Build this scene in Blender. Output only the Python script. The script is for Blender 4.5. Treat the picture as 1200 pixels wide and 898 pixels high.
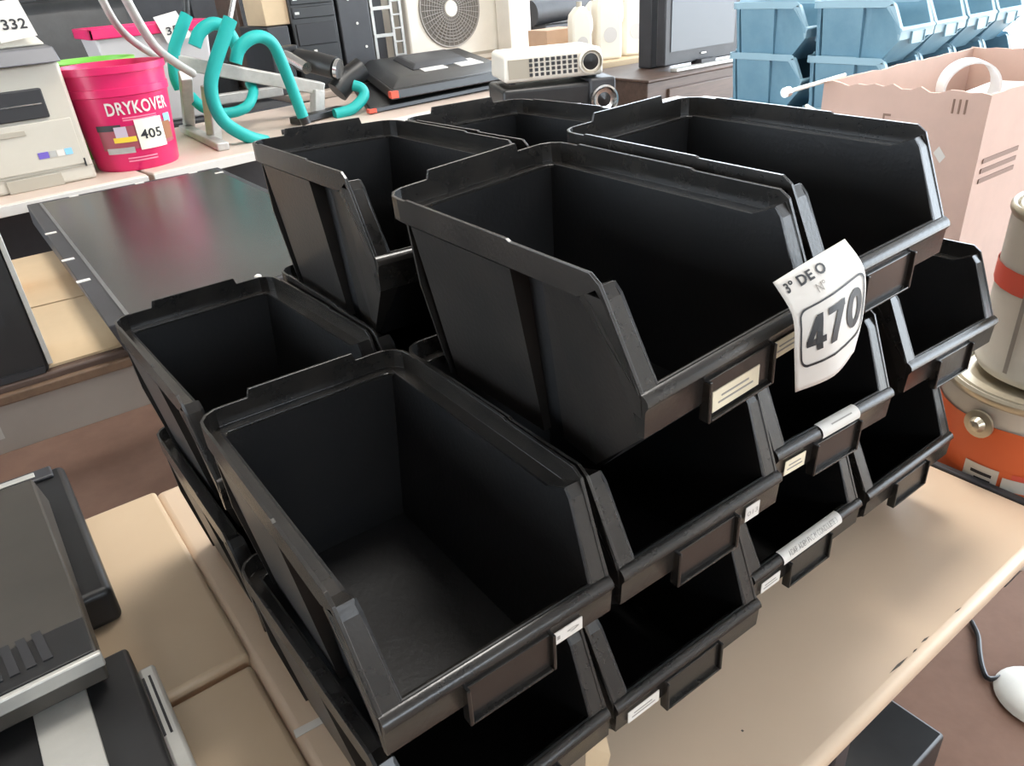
import bpy, bmesh, math, random
from mathutils import Vector, Matrix, Euler

random.seed(7)
scn = bpy.context.scene
for o in list(bpy.data.objects):
    bpy.data.objects.remove(o)
COL = scn.collection

# ------------------------------------------------------------------ camera
CAM = Vector((-0.076488, -0.250738, 1.278752))
RGT = Vector((0.795703, -0.601757, -0.068886)).normalized()
FWD = Vector((0.501438, 0.718268, -0.482339)).normalized()
UPV = RGT.cross(FWD).normalized()
FPX = 879.5
cd = bpy.data.cameras.new('camera')
cd.sensor_fit = 'HORIZONTAL'
cd.sensor_width = 36.0
cd.lens = FPX * 36.0 / 1200.0
cd.clip_start = 0.02
cd.clip_end = 200
cam = bpy.data.objects.new('camera', cd)
COL.objects.link(cam)
m = Matrix((RGT, UPV, -FWD)).transposed().to_4x4()
m.translation = CAM
cam.matrix_world = m
scn.camera = cam

# ------------------------------------------------------------------ light
w = bpy.data.worlds.new('sky')
scn.world = w
w.use_nodes = True
bg = w.node_tree.nodes['Background']
bg.inputs[0].default_value = (0.80, 0.90, 1.0, 1)
bg.inputs[1].default_value = 6.0

sl = bpy.data.lights.new('sun', 'SUN')
sl.energy = 6.0
sl.angle = math.radians(1.5)
sl.color = (1.0, 0.93, 0.82)
sun = bpy.data.objects.new('sun', sl)
COL.objects.link(sun)
sun.rotation_euler = Vector((-0.42, -0.30, -0.86)).to_track_quat('-Z', 'Y').to_euler()
sun.location = (6, 3, 5)

def portal(name, loc, direction, sx, sy):
    l = bpy.data.lights.new(name, 'AREA')
    l.shape = 'RECTANGLE'
    l.size = sx
    l.size_y = sy
    l.cycles.is_portal = True
    o = bpy.data.objects.new(name, l)
    COL.objects.link(o)
    o.location = loc
    o.rotation_euler = Vector(direction).to_track_quat('-Z', 'Z').to_euler()
    return o
portal('doorway_portal', (4.52, 0.85, 1.6), (-1, 0, 0), 8.3, 3.2)
portal('added_opening_portal', (-3.98, 2.4, 1.4), (1, 0, 0), 4.2, 2.8)
portal('added_opening_portal', (0.3, -3.48, 2.3), (0, 1, 0), 2.6, 1.0)

# added overhead key light, hung under an invented roof panel
kl = bpy.data.lights.new('added_key_light', 'AREA')
kl.shape = 'RECTANGLE'
kl.size = 1.1
kl.size_y = 0.8
kl.energy = 50
kl.color = (1.0, 0.96, 0.90)
ko = bpy.data.objects.new('added_key_light', kl)
COL.objects.link(ko)
ko.location = (1.25, 0.95, 3.585)
ko.rotation_euler = (0, 0, 0)

scn.view_settings.view_transform = 'Standard'
scn.view_settings.look = 'None'
scn.view_settings.exposure = 0.85
scn.view_settings.gamma = 1.0
scn.view_settings.use_curve_mapping = False
scn.render.film_transparent = False

# ------------------------------------------------------------------ pixel helpers (photo 1200 x 898)
def ray(px, py):
    return (FWD * FPX + RGT * (px - 600) + UPV * (449 - py)).normalized()
def at(px, py, z):
    d = ray(px, py)
    return CAM + d * ((z - CAM.z) / d.z)
def aty(px, py, y):
    d = ray(px, py)
    return CAM + d * ((y - CAM.y) / d.y)

# ------------------------------------------------------------------ materials
MATS = {}
def mat(name, col, rough=0.5, metal=0.0, noise=0.0, nscale=20.0, spec=0.5, col2=None, bump=0.0, bscale=200.0,
        coat=0.0, emit=None, trans=0.0, stretch=None):
    if name in MATS:
        return MATS[name]
    m = bpy.data.materials.new(name)
    m.use_nodes = True
    nt = m.node_tree
    b = nt.nodes['Principled BSDF']
    b.inputs['Base Color'].default_value = (*col, 1)
    b.inputs['Roughness'].default_value = rough
    b.inputs['Metallic'].default_value = metal
    b.inputs['Specular IOR Level'].default_value = spec
    b.inputs['Coat Weight'].default_value = coat
    b.inputs['Transmission Weight'].default_value = trans
    if noise > 0 or bump > 0:
        tc = nt.nodes.new('ShaderNodeTexCoord')
        src = tc.outputs['Object']
        if stretch:
            mp = nt.nodes.new('ShaderNodeMapping')
            mp.inputs['Scale'].default_value = stretch
            nt.links.new(src, mp.inputs[0])
            src = mp.outputs[0]
    if noise > 0:
        n = nt.nodes.new('ShaderNodeTexNoise')
        n.inputs['Scale'].default_value = nscale
        n.inputs['Detail'].default_value = 6
        n.inputs['Roughness'].default_value = 0.65
        nt.links.new(src, n.inputs['Vector'])
        r = nt.nodes.new('ShaderNodeValToRGB')
        r.color_ramp.elements[0].position = 0.35
        r.color_ramp.elements[1].position = 0.7
        c2 = col2 if col2 else tuple(c * (1 - noise) for c in col)
        r.color_ramp.elements[0].color = (*col, 1)
        r.color_ramp.elements[1].color = (*c2, 1)
        nt.links.new(n.outputs['Fac'], r.inputs[0])
        nt.links.new(r.outputs[0], b.inputs['Base Color'])
    if bump > 0:
        n2 = nt.nodes.new('ShaderNodeTexNoise')
        n2.inputs['Scale'].default_value = bscale
        nt.links.new(src, n2.inputs['Vector'])
        bm_ = nt.nodes.new('ShaderNodeBump')
        bm_.inputs['Strength'].default_value = bump
        bm_.inputs['Distance'].default_value = 0.002
        nt.links.new(n2.outputs['Fac'], bm_.inputs['Height'])
        nt.links.new(bm_.outputs[0], b.inputs['Normal'])
    MATS[name] = m
    return m

M_BIN = mat('black_plastic', (0.0070, 0.0074, 0.0084), 0.45, noise=1, nscale=9, col2=(0.012, 0.0112, 0.0108), spec=0.34, bump=0.12, bscale=260)
M_RIM = mat('worn_black_plastic', (0.012, 0.0115, 0.011), 0.27, noise=1, nscale=26, col2=(0.026, 0.023, 0.020), spec=0.5, bump=0.05, bscale=300)
M_OUT = mat('scuffed_black_plastic', (0.013, 0.0120, 0.0113), 0.36, noise=1, nscale=16, col2=(0.024, 0.0205, 0.018), spec=0.5, bump=0.1, bscale=260)
M_BLUE = mat('blue_plastic', (0.13, 0.27, 0.36), 0.5, noise=1, nscale=12, col2=(0.18, 0.33, 0.42))
M_BLUERIM = mat('blue_rim_plastic', (0.25, 0.40, 0.48), 0.4)
M_CREAM = mat('cream_laminate', (0.64, 0.49, 0.355), 0.33, noise=1, nscale=3, col2=(0.60, 0.455, 0.325), spec=0.5)
M_CREAM2 = mat('board_laminate', (0.58, 0.435, 0.29), 0.4, noise=1, nscale=4, col2=(0.54, 0.40, 0.265))
M_EDGE = mat('brown_board_edge', (0.16, 0.095, 0.055), 0.6, noise=.4, nscale=40)
M_FLOOR = mat('reddish_concrete_floor', (0.27, 0.155, 0.108), 0.75, noise=1, nscale=2.2, col2=(0.18, 0.098, 0.066), spec=0.2, bump=0.15, bscale=60)
M_GROUND = mat('pale_yard_concrete', (0.62, 0.60, 0.56), 0.9, noise=.15, nscale=1.0)
M_WALL = mat('cream_wall_paint', (0.50, 0.45, 0.39), 0.85, noise=.12, nscale=2)
M_CEIL = mat('grey_roof_sheet', (0.42, 0.42, 0.42), 0.8, noise=.1, nscale=2)
M_WHITE = mat('white_paper', (0.68, 0.645, 0.595), 0.7)
M_CREAMLBL = mat('yellowed_paper', (0.78, 0.70, 0.52), 0.7, noise=.1, nscale=60)
M_INK = mat('black_ink', (0.02, 0.02, 0.022), 0.6)
M_GREYINK = mat('faded_ink', (0.30, 0.28, 0.25), 0.7)
M_SCUFF = mat('dark_scuff', (0.07, 0.06, 0.05), 0.7)
M_STEEL = mat('painted_grey_steel', (0.50, 0.49, 0.46), 0.35, metal=.25, noise=.2, nscale=30)
M_CHROME = mat('chrome', (0.75, 0.75, 0.74), 0.2, metal=1)
M_DARK = mat('dark_grey_plastic', (0.018, 0.018, 0.0185), 0.42, noise=.4, nscale=12)
M_DARK2 = mat('charcoal_metal', (0.04, 0.04, 0.044), 0.5, noise=.3, nscale=10)
M_GLOSS = mat('glossy_black_screen', (0.035, 0.034, 0.033), 0.27, spec=0.6, noise=.4, nscale=5)
M_BEZEL = mat('grey_bezel', (0.12, 0.12, 0.12), 0.4)
M_LEATHER = mat('black_leather', (0.03, 0.032, 0.034), 0.35, noise=.4, nscale=14, bump=.3, bscale=40)
M_CARD = mat('cardboard', (0.56, 0.37, 0.25), 0.8, noise=.12, nscale=8)
M_CARD2 = mat('tan_cardboard', (0.56, 0.42, 0.265), 0.75, noise=.12, nscale=5)
M_CARDPINK = mat('pale_cardboard', (0.64, 0.44, 0.36), 0.8, noise=.1, nscale=10)
M_PINK = mat('magenta_plastic', (0.72, 0.02, 0.13), 0.3, noise=.1, nscale=8)
M_GREEN = mat('lime_plastic', (0.22, 0.58, 0.08), 0.35)
M_TEAL = mat('teal_foam', (0.0, 0.34, 0.31), 0.55, bump=.2, bscale=120)
M_BEIGE = mat('beige_printer_plastic', (0.55, 0.51, 0.43), 0.5, noise=.06, nscale=6)
M_BEIGED = mat('darker_beige_plastic', (0.40, 0.36, 0.29), 0.5)  # darker beige for grips, seams, vent field and caps
M_PANEL = mat('grey_control_panel', (0.12, 0.12, 0.13), 0.4)
M_OFFW = mat('offwhite_plastic', (0.78, 0.73, 0.64), 0.45, noise=.06, nscale=10)
M_JUG = mat('milky_plastic', (0.82, 0.77, 0.66), 0.4)
M_ORANGE = mat('orange_label', (0.78, 0.14, 0.035), 0.4)
M_RED = mat('red_plastic', (0.75, 0.10, 0.06), 0.4)
M_CANW = mat('white_can_paint', (0.72, 0.68, 0.60), 0.4, noise=.12, nscale=12)
M_TIN = mat('tinplate', (0.62, 0.55, 0.42), 0.33, metal=.75, noise=.3, nscale=14)
M_PURPLE = mat('purple_label', (0.15, 0.10, 0.45), 0.5)
M_SKY = mat('light_blue_label', (0.25, 0.55, 0.80), 0.5)
M_YELLOW = mat('yellow_label', (0.85, 0.60, 0.05), 0.5)
M_BROWN = mat('brown_wood', (0.10, 0.062, 0.046), 0.5, noise=.4, nscale=6, stretch=(1, 8, 8))
M_APRON = mat('grey_brown_board', (0.26, 0.22, 0.185), 0.7, noise=.12, nscale=5)
M_FANGREY = mat('fan_grille_grey', (0.33, 0.30, 0.27), 0.6)
M_SILVER = mat('silver_plastic', (0.55, 0.54, 0.50), 0.35, metal=.3, noise=.12, nscale=20)
M_GREYTOP = mat('warm_grey_lid', (0.062, 0.055, 0.046), 0.42, noise=.25, nscale=7)
M_ORANGEP = mat('orange_plastic', (0.85, 0.36, 0.04), 0.5)
M_CLEAR = mat('translucent_white_plastic', (0.80, 0.80, 0.78), 0.3)

# ------------------------------------------------------------------ mesh builder
class MB:
    def __init__(self):
        self.v = []
        self.f = []
    def add(self, vs, fs):
        n = len(self.v)
        self.v += [tuple(p) for p in vs]
        self.f += [tuple(i + n for i in f) for f in fs]
        return self
    def box(self, x0, x1, y0, y1, z0, z1):
        vs = [(x, y, z) for z in (z0, z1) for y in (y0, y1) for x in (x0, x1)]
        return self.add(vs, [(0, 2, 3, 1), (4, 5, 7, 6), (0, 1, 5, 4), (2, 6, 7, 3), (0, 4, 6, 2), (1, 3, 7, 5)])
    def hexa(self, bot, top):
        return self.add(list(bot) + list(top), [(3, 2, 1, 0), (4, 5, 6, 7), (0, 1, 5, 4), (1, 2, 6, 5), (2, 3, 7, 6), (3, 0, 4, 7)])
    def prism(self, poly, axis, a, b):
        """extrude a 2D polygon along an axis; poly coords are the two other axes in xyz order"""
        def mk(p, t):
            return {'x': (t, p[0], p[1]), 'y': (p[0], t, p[1]), 'z': (p[0], p[1], t)}[axis]
        n = len(poly)
        vs = [mk(p, a) for p in poly] + [mk(p, b) for p in poly]
        fs = [tuple(range(n))[::-1], tuple(range(n, 2 * n))]
        fs += [(i, (i + 1) % n, n + (i + 1) % n, n + i) for i in range(n)]
        return self.add(vs, fs)
    def lathe(self, prof, seg=32, c=(0, 0, 0), cap0=True, cap1=True, axis='z'):
        vs = []
        for r, z in prof:
            for k in range(seg):
                a = 2 * math.pi * k / seg
                x, y = r * math.cos(a), r * math.sin(a)
                p = {'z': (x, y, z), 'y': (x, z, y), 'x': (z, x, y)}[axis]
                vs.append((c[0] + p[0], c[1] + p[1], c[2] + p[2]))
        fs = []
        for i in range(len(prof) - 1):
            for k in range(seg):
                k2 = (k + 1) % seg
                fs.append((i * seg + k, i * seg + k2, (i + 1) * seg + k2, (i + 1) * seg + k))
        if cap0:
            fs.append(tuple(range(seg))[::-1])
        if cap1:
            n = (len(prof) - 1) * seg
            fs.append(tuple(range(n, n + seg)))
        return self.add(vs, fs)
    def tube(self, pts, r, seg=12, smooth=True):
        P = [Vector(p) for p in pts]
        if smooth and len(P) > 2:
            Q = []
            for i in range(len(P) - 1):
                p0 = P[max(i - 1, 0)]; p1 = P[i]; p2 = P[i + 1]; p3 = P[min(i + 2, len(P) - 1)]
                for t in (0, .25, .5, .75):
                    Q.append(0.5 * ((2 * p1) + (p2 - p0) * t + (2 * p0 - 5 * p1 + 4 * p2 - p3) * t * t + (3 * p1 - p0 - 3 * p2 + p3) * t ** 3))
            Q.append(P[-1])
            P = Q
        n = len(P)
        vs = []
        nrm = None
        for i, p in enumerate(P):
            t = (P[min(i + 1, n - 1)] - P[max(i - 1, 0)]).normalized()
            if nrm is None:
                nrm = t.orthogonal().normalized()
            nrm = (nrm - t * nrm.dot(t)).normalized()
            b = t.cross(nrm)
            for k in range(seg):
                a = 2 * math.pi * k / seg
                vs.append(p + (nrm * math.cos(a) + b * math.sin(a)) * r)
        fs = [(i * seg + k, i * seg + (k + 1) % seg, (i + 1) * seg + (k + 1) % seg, (i + 1) * seg + k) for i in range(n - 1) for k in range(seg)]
        fs += [tuple(range(seg))[::-1], tuple(range((n - 1) * seg, n * seg))]
        return self.add(vs, fs)
    def mesh(self, name):
        me = bpy.data.meshes.new(name)
        me.from_pydata(self.v, [], self.f)
        bm = bmesh.new()
        bm.from_mesh(me)
        bmesh.ops.recalc_face_normals(bm, faces=bm.faces)
        bm.to_mesh(me)
        bm.free()
        return me
    def build(self, name, material, parent=None, bevel=0.0, seg=2, smooth=False, solid=0.0):
        me = self.mesh(name)
        me.materials.append(material)
        o = bpy.data.objects.new(name, me)
        COL.objects.link(o)
        if parent:
            o.parent = parent
        if solid:
            md = o.modifiers.new('solid', 'SOLIDIFY')
            md.thickness = solid
            md.offset = -1
        if bevel:
            md = o.modifiers.new('bevel', 'BEVEL')
            md.width = bevel
            md.segments = seg
            md.limit_method = 'ANGLE'
            md.angle_limit = math.radians(40)
            md.harden_normals = False
        if smooth or bevel:
            for p in me.polygons:
                p.use_smooth = True
            me.set_sharp_from_angle(angle=math.radians(38))
        return o

def box(name, material, parent, x0, x1, y0, y1, z0, z1, bevel=0.0, seg=2):
    return MB().box(x0, x1, y0, y1, z0, z1).build(name, material, parent, bevel, seg)

def thing(name, label, cat, loc=(0, 0, 0), rz=0.0, group=None):
    o = bpy.data.objects.new(name, None)
    o.empty_display_size = 0.05
    COL.objects.link(o)
    o.location = loc
    o.rotation_euler = (0, 0, rz)
    o['label'] = label
    o['category'] = cat
    if group:
        o['group'] = group
    return o
def tag(o, label, cat, group=None):
    o['label'] = label
    o['category'] = cat
    if group:
        o['group'] = group
    return o
def struct(o):
    o['kind'] = 'structure'
    return o
def copy_tree(o, parent=None):
    c = o.copy()
    COL.objects.link(c)
    c.parent = parent
    for ch in list(o.children):
        copy_tree(ch, c)
    return c

def text_geo(s, size=1.0, bold=0.0):
    cu = bpy.data.curves.new('txt', 'FONT')
    cu.body = s
    cu.size = size
    cu.offset = bold
    cu.resolution_u = 3
    cu.space_character = 1.0 + bold * 2.2
    o = bpy.data.objects.new('txt', cu)
    COL.objects.link(o)
    me = o.to_mesh()
    vs = [tuple(v.co) for v in me.vertices]
    fs = [tuple(p.vertices) for p in me.polygons]
    o.to_mesh_clear()
    bpy.data.objects.remove(o)
    x0 = min(v[0] for v in vs); x1 = max(v[0] for v in vs)
    y0 = min(v[1] for v in vs); y1 = max(v[1] for v in vs)
    # normalised to a unit box (0..1, 0..1)
    return [((v[0] - x0) / (x1 - x0), (v[1] - y0) / (y1 - y0)) for v in vs], fs
def text_on(name, s, fn, u0, u1, v0, v1, material, parent, bold=0.0):
    """fn(u, v) -> point; the text fills u0..u1, v0..v1"""
    vs, fs = text_geo(s, 1.0, bold)
    mb = MB().add([fn(u0 + (u1 - u0) * a, v0 + (v1 - v0) * b) for a, b in vs], fs)
    return mb.build(name, material, parent)

# ------------------------------------------------------------------ setting
TZ = 0.74
struct(box('floor', M_FLOOR, None, -4.0, 4.5, -3.5, 5.2, -0.1, 0.0))
struct(box('yard_ground', M_GROUND, None, 4.5, 40, -25, 40, -0.12, -0.02))
struct(box('yard_ground', M_GROUND, None, -30, -4.0, -25, 40, -0.12, -0.02))
cm = MB()
cm.box(-4.1, .6, -3.6, 5.3, 3.6, 3.7); cm.box(1.9, 4.9, -3.6, 5.3, 3.6, 3.7)
cm.box(.6, 1.9, -3.6, .5, 3.6, 3.7); cm.box(.6, 1.9, 1.4, 5.3, 3.6, 3.7)
struct(cm.build('ceiling', M_CEIL))
sk = struct(box('added_roof_panel', mat('added_milky_panel', (.85, .85, .82), .5), None, .6, 1.9, .5, 1.4, 3.66, 3.69))  # invented panel above the added key light, out of view
struct(box('wall_back', M_WALL, None, -4.0, 4.5, 5.2, 5.32, 0, 3.6))
wl = MB()
wl.box(-4.12, -4.0, -3.5, 5.2, 2.8, 3.6)
wl.box(-4.12, -4.0, -3.5, 0.3, 0, 2.8); wl.box(-4.12, -4.0, 4.5, 5.2, 0, 2.8)  # unseen opening widened to the floor to brighten this side
struct(wl.build('wall_left', M_WALL))
wn = MB()
wn.box(-4.0, 4.5, -3.62, -3.5, 0, 1.8); wn.box(-4.0, 4.5, -3.62, -3.5, 2.8, 3.6)
wn.box(-4.0, -1.0, -3.62, -3.5, 1.8, 2.8); wn.box(1.6, 4.5, -3.62, -3.5, 1.8, 2.8)  # unseen window added for light from behind the camera
struct(wn.build('wall_near', M_WALL))
wr = MB()
wr.box(4.5, 4.62, -3.5, -3.3, 0, 3.6); wr.box(4.5, 4.62, 5.0, 5.2, 0, 3.6); wr.box(4.5, 4.62, -3.3, 5.0, 3.2, 3.6)
struct(wr.build('wall_right', M_WALL))

# ------------------------------------------------------------------ main table
def table(name, label, x0, x1, y0, y1, top, thick, mtop, legmat, leg=0.03, rz=0, inset=.07, yin=.07, bevel=.008):
    t = thing(name, label, 'table', ((x0 + x1) / 2, (y0 + y1) / 2, 0), rz)
    a, b = (x1 - x0) / 2, (y1 - y0) / 2
    MB().box(-a, a, -b, b, top - thick, top).build('table_top', mtop, t, bevel, 4)
    for sx in (-1, 1):
        for sy in (-1, 1):
            cx, cy = sx * (a - inset), sy * (b - yin)
            MB().box(cx - leg / 2, cx + leg / 2, cy - leg / 2, cy + leg / 2, 0, top - thick).build('leg', legmat, t, .003)
    return t
t1 = table('work_table', 'cream laminate table under the stacked black bins', -0.0095, 0.722, -0.085, 0.64, TZ, 0.022, M_CREAM, M_DARK2, inset=.26, bevel=.009)
a, b = (0.722 + .0095) / 2, 0.725 / 2
MB().box(a - .001, a + .009, -b + .003, b, TZ - .03, TZ + .0005).build('end_trim', M_DARK2, t1, .002)
MB().box(-a + .24, a - .24, -b + .06, -b + .08, TZ - .09, TZ - .022).build('rail', M_DARK2, t1, .002)
# scuffs along the front edge
for (p0, p1, wd) in [((1042, 790), (1064, 770), .0011), ((1069, 766), (1075, 760), .0007), ((1079, 754), (1089, 746), .0009), ((1118, 719), (1127, 712), .0006), ((868, 857), (872, 857), .0012)]:
    q0, q1 = at(*p0, TZ), at(*p1, TZ)
    d = (q1 - q0).normalized(); n_ = Vector((-d.y, d.x, 0)) * wd
    off = Vector((t1.location.x, t1.location.y, -.0004))
    mid = (q0 + q1) / 2
    MB().add([q0 - off, mid - n_ - off, q1 - off, mid + n_ - off], [(0, 1, 2, 3)]).build('scuff', M_SCUFF, t1)

# side boards left of the bins
def board(y0, y1, label):
    o = MB().box(-0.75, 0, 0, y1 - y0, -.03, 0).build('desk_board', M_CREAM2, None, .006, 3)
    return o
d1 = thing('side_desk', 'tan laminate side desk of two boards, carrying the dark electronics', 'desk', (-0.37, 0.3, 0))
MB().box(-.38, .36, -.42, -.004, TZ - .028, TZ + .002).build('board', M_CREAM2, d1, .005, 3)
MB().box(-.38, .362, .004, .335, TZ - .024, TZ + .006).build('board', M_CREAM2, d1, .005, 3)
for sx in (-.34, .32):
    for sy in (-.38, .29):
        MB().box(sx - .015, sx + .015, sy - .015, sy + .015, 0, TZ - .028).build('leg', M_DARK2, d1, .003)

# ------------------------------------------------------------------ storage bins
W2, L2, H, HL = .08, .1258, .1493, .0886
WB, WT = .057, .0695

def bin_meshes(mbody, mrim, mout):
    ms = {}
    def xs(z):
        return WB + (WT - WB) * z / H
    side = [(-.068, 0), (.112, 0), (.1165, H - .0145), (-.078, H - .0145), (-.0875, H - .0105), (-.0940, H - .0075), (-.0985, H - .0125), (-.1205, HL), (-.1185, .060)]
    mb = MB()
    n = len(side)
    vs = [(-xs(z), y, z) for y, z in side] + [(xs(z), y, z) for y, z in side]
    fs = [tuple(range(n)), tuple(range(n, 2 * n))[::-1], (0, n, n + 1, 1), (1, n + 1, n + 2, 2), (n - 1, 2 * n - 1, n, 0), (n - 2, 2 * n - 2, 2 * n - 1, n - 1)]
    mb.add(vs, fs)
    me = mb.mesh('bin_body')
    me.materials.append(mbody)
    ms['body'] = me
    # rim: inverted L swept along the opening
    path = []
    zt = H
    def add(x, y, z, o, up, sk):
        path.append((Vector((x, y, z)), Vector(o).normalized(), Vector(up).normalized(), sk))
    su = Vector((0, -.06, .022)).normalized()
    su = Vector((0, -.055, .025)).normalized()
    # point, outward, up, ledge depth below the top edge
    half = []
    half.append(((WT - .003, -.1215, HL - .001), (1, 0, 0), tuple(su), .0005))
    half.append(((WT - .0005, -.0995, H - .013), (1, 0, 0), tuple(su), .0008))
    half.append(((WT, -.0955, H - .0045), (1, 0, 0), (0, -.6, .8), .003))
    half.append(((WT, -.0885, H), (1, 0, 0), (0, -.12, 1), .010))
    half.append(((WT, -.078, H), (1, 0, 0), (0, 0, 1), .0145))
    half.append(((WT, -.0215, H), (1, 0, 0), (0, 0, 1), .0145))
    half.append(((WT, -.0185, H + .0012), (1, 0, 0), (0, 0, 1), .0157))
    half.append(((WT, .094, H + .0012), (1, 0, 0), (0, 0, 1), .0157))
    half.append(((WT, .096, H), (1, 0, 0), (0, 0, 1), .0145))
    half.append(((WT, .1060, H), (1, 0, 0), (0, 0, 1), .0145))
    half.append(((WT - .001, .1115, H), (1, .30, 0), (0, 0, 1), .0145))
    half.append(((WT - .0035, .1140, H), (.7, .7, 0), (0, 0, 1), .0145))
    half.append(((WT - .006, .1160, H), (.30, 1, 0), (0, 0, 1), .0145))
    half.append(((WT - .011, .1165, H), (0, 1, 0), (0, 0, 1), .0145))
    half.append(((.0425, .1165, H), (0, 1, 0), (0, 0, 1), .0145))
    half.append(((.0405, .1165, H + .0065), (0, 1, 0), (0, 0, 1), .021))
    L_ = [((-p[0], p[1], p[2]), (-o[0], o[1], o[2]), u, s) for p, o, u, s in half]
    for p, o, u, s in L_ + half[::-1]:
        add(*p, o, u, s)
    mb = MB()
    ow, th = .0108, .0022
    secs = []
    for p, o, u, s in path:
        e = ow / max(abs(o.x), abs(o.y)) if abs(o.x * o.y) < .3 else ow * 1.1
        secs.append([p + o * e, p + o * e - u * (s + th), p - o * .0015 - u * (s + th), p - o * .0015 - u * s, p + o * (e - th) - u * s, p + o * (e - th)])
    k = 6
    vs = [q for s_ in secs for q in s_]
    fs = []
    for i in range(len(secs) - 1):
        for j in range(k):
            fs.append((i * k + j, i * k + (j + 1) % k, (i + 1) * k + (j + 1) % k, (i + 1) * k + j))
    fs += [tuple(range(k)), tuple(range((len(secs) - 1) * k, len(secs) * k))[::-1]]
    mb.add(vs, fs)
    me = mb.mesh('bin_rim'); me.materials.append(mrim)
    ms['rim'] = me
    # rolled lip with the face below
    poly = []
    r, cy, cz = .0062, -.1205, HL - .0066
    for i in range(9):
        a_ = math.radians(-20 + 200 * i / 8)
        poly.append((cy - r * math.cos(a_) * -1 if False else cy + r * math.cos(a_), cz + r * math.sin(a_)))
    poly += [(-.1245, cz - .004), (-.1235, .0605), (-.1195, .0595), (-.1175, .064)]
    mb = MB().prism(poly, 'x', -W2 + .0025, W2 - .0025)
    me = mb.mesh('bin_lip'); me.materials.append(mrim)
    for p in me.polygons:
        p.use_smooth = True
    me.set_sharp_from_angle(angle=math.radians(35))
    ms['front_lip'] = me
    # card holder: plate, two tabs, bottom ridge
    mb = MB()
    mb.box(-.0285, .0285, -.1258, -.1225, .0500, .0760)
    mb.box(-.0305, -.0280, -.1290, -.1215, .0485, .0765)
    mb.box(.0280, .0305, -.1290, -.1215, .0485, .0765)
    mb.box(-.0280, .0280, -.1290, -.1230, .0485, .0505)
    me = mb.mesh('bin_holder'); me.materials.append(mrim)
    ms['card_holder'] = me
    # ribs and proud outer panels of the side walls
    def rib(s, y, t):
        poly = [(s * (WT - .002), H - .0172), (s * (W2 - .0005), H - .0172), (s * (W2 - .0025), .085), (s * (WB + .008), .004), (s * (WB - .001), .002)]
        return MB().prism(poly, 'y', y - t / 2, y + t / 2)
    def panel(s, pts, pr):
        po = [(s * (xs(z) + q), y, z) for (y, z), q in zip(pts, pr)]
        pi = [(s * (xs(z) - .001), y, z) for y, z in pts]
        return MB().hexa(pi, po)
    for i, (s, y, t) in enumerate([(-1, .0985, .0022), (1, .0985, .0022)]):
        me = rib(s, y, t).mesh('bin_rib'); me.materials.append(mout)
        ms['rib%d' % i] = me
    for i, s in enumerate((-1, 1)):
        me = panel(s, [(-.016, .004), (.0905, .004), (.0925, H - .0172), (-.0195, H - .0172)], [.0060, .0060, .0121, .0121]).mesh('bin_panel'); me.materials.append(mout)
        ms['side_panel%d' % i] = me
        me = panel(s, [(-.066, .002), (-.030, .002), (-.0335, H - .0172), (-.088, H - .0172)], [.0050, .0005, .0005, .0121]).mesh('bin_panel'); me.materials.append(mout)
        ms['side_panel%d' % (i + 2)] = me
        me = panel(s, [(-.1222, .0600), (-.066, .002), (-.088, H - .0172), (-.1215, HL - .0025)], [.0148, .0050, .0121, .0140]).mesh('bin_panel'); me.materials.append(mout)
        ms['side_panel%d' % (i + 4)] = me
        me = panel(s, [(-.1215, HL - .0025), (-.080, H - .0175), (-.083, H - .0125), (-.0985, H - .0130)], [.0140, .0121, .0118, .0110]).mesh('bin_panel'); me.materials.append(mrim)
        ms['side_panel%d' % (i + 6)] = me
    return ms

def make_bin(ms, name, label, group, T):
    x, y, z, ya, pi_, ro = T
    e = thing(name, label, 'bin', (x, y, z), 0, group)
    e.rotation_mode = 'YXZ'
    e.rotation_euler = (pi_, ro, ya)
    for k, me in ms.items():
        nm = k.rstrip('0123456789')
        o = bpy.data.objects.new(nm, me)
        COL.objects.link(o)
        o.parent = e
        if k == 'body':
            md = o.modifiers.new('solid', 'SOLIDIFY'); md.thickness = .002; md.offset = -1
        elif k in ('rim', 'card_holder'):
            md = o.modifiers.new('bevel', 'BEVEL'); md.width = .0007; md.segments = 2; md.limit_method = 'ANGLE'
    return e

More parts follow.
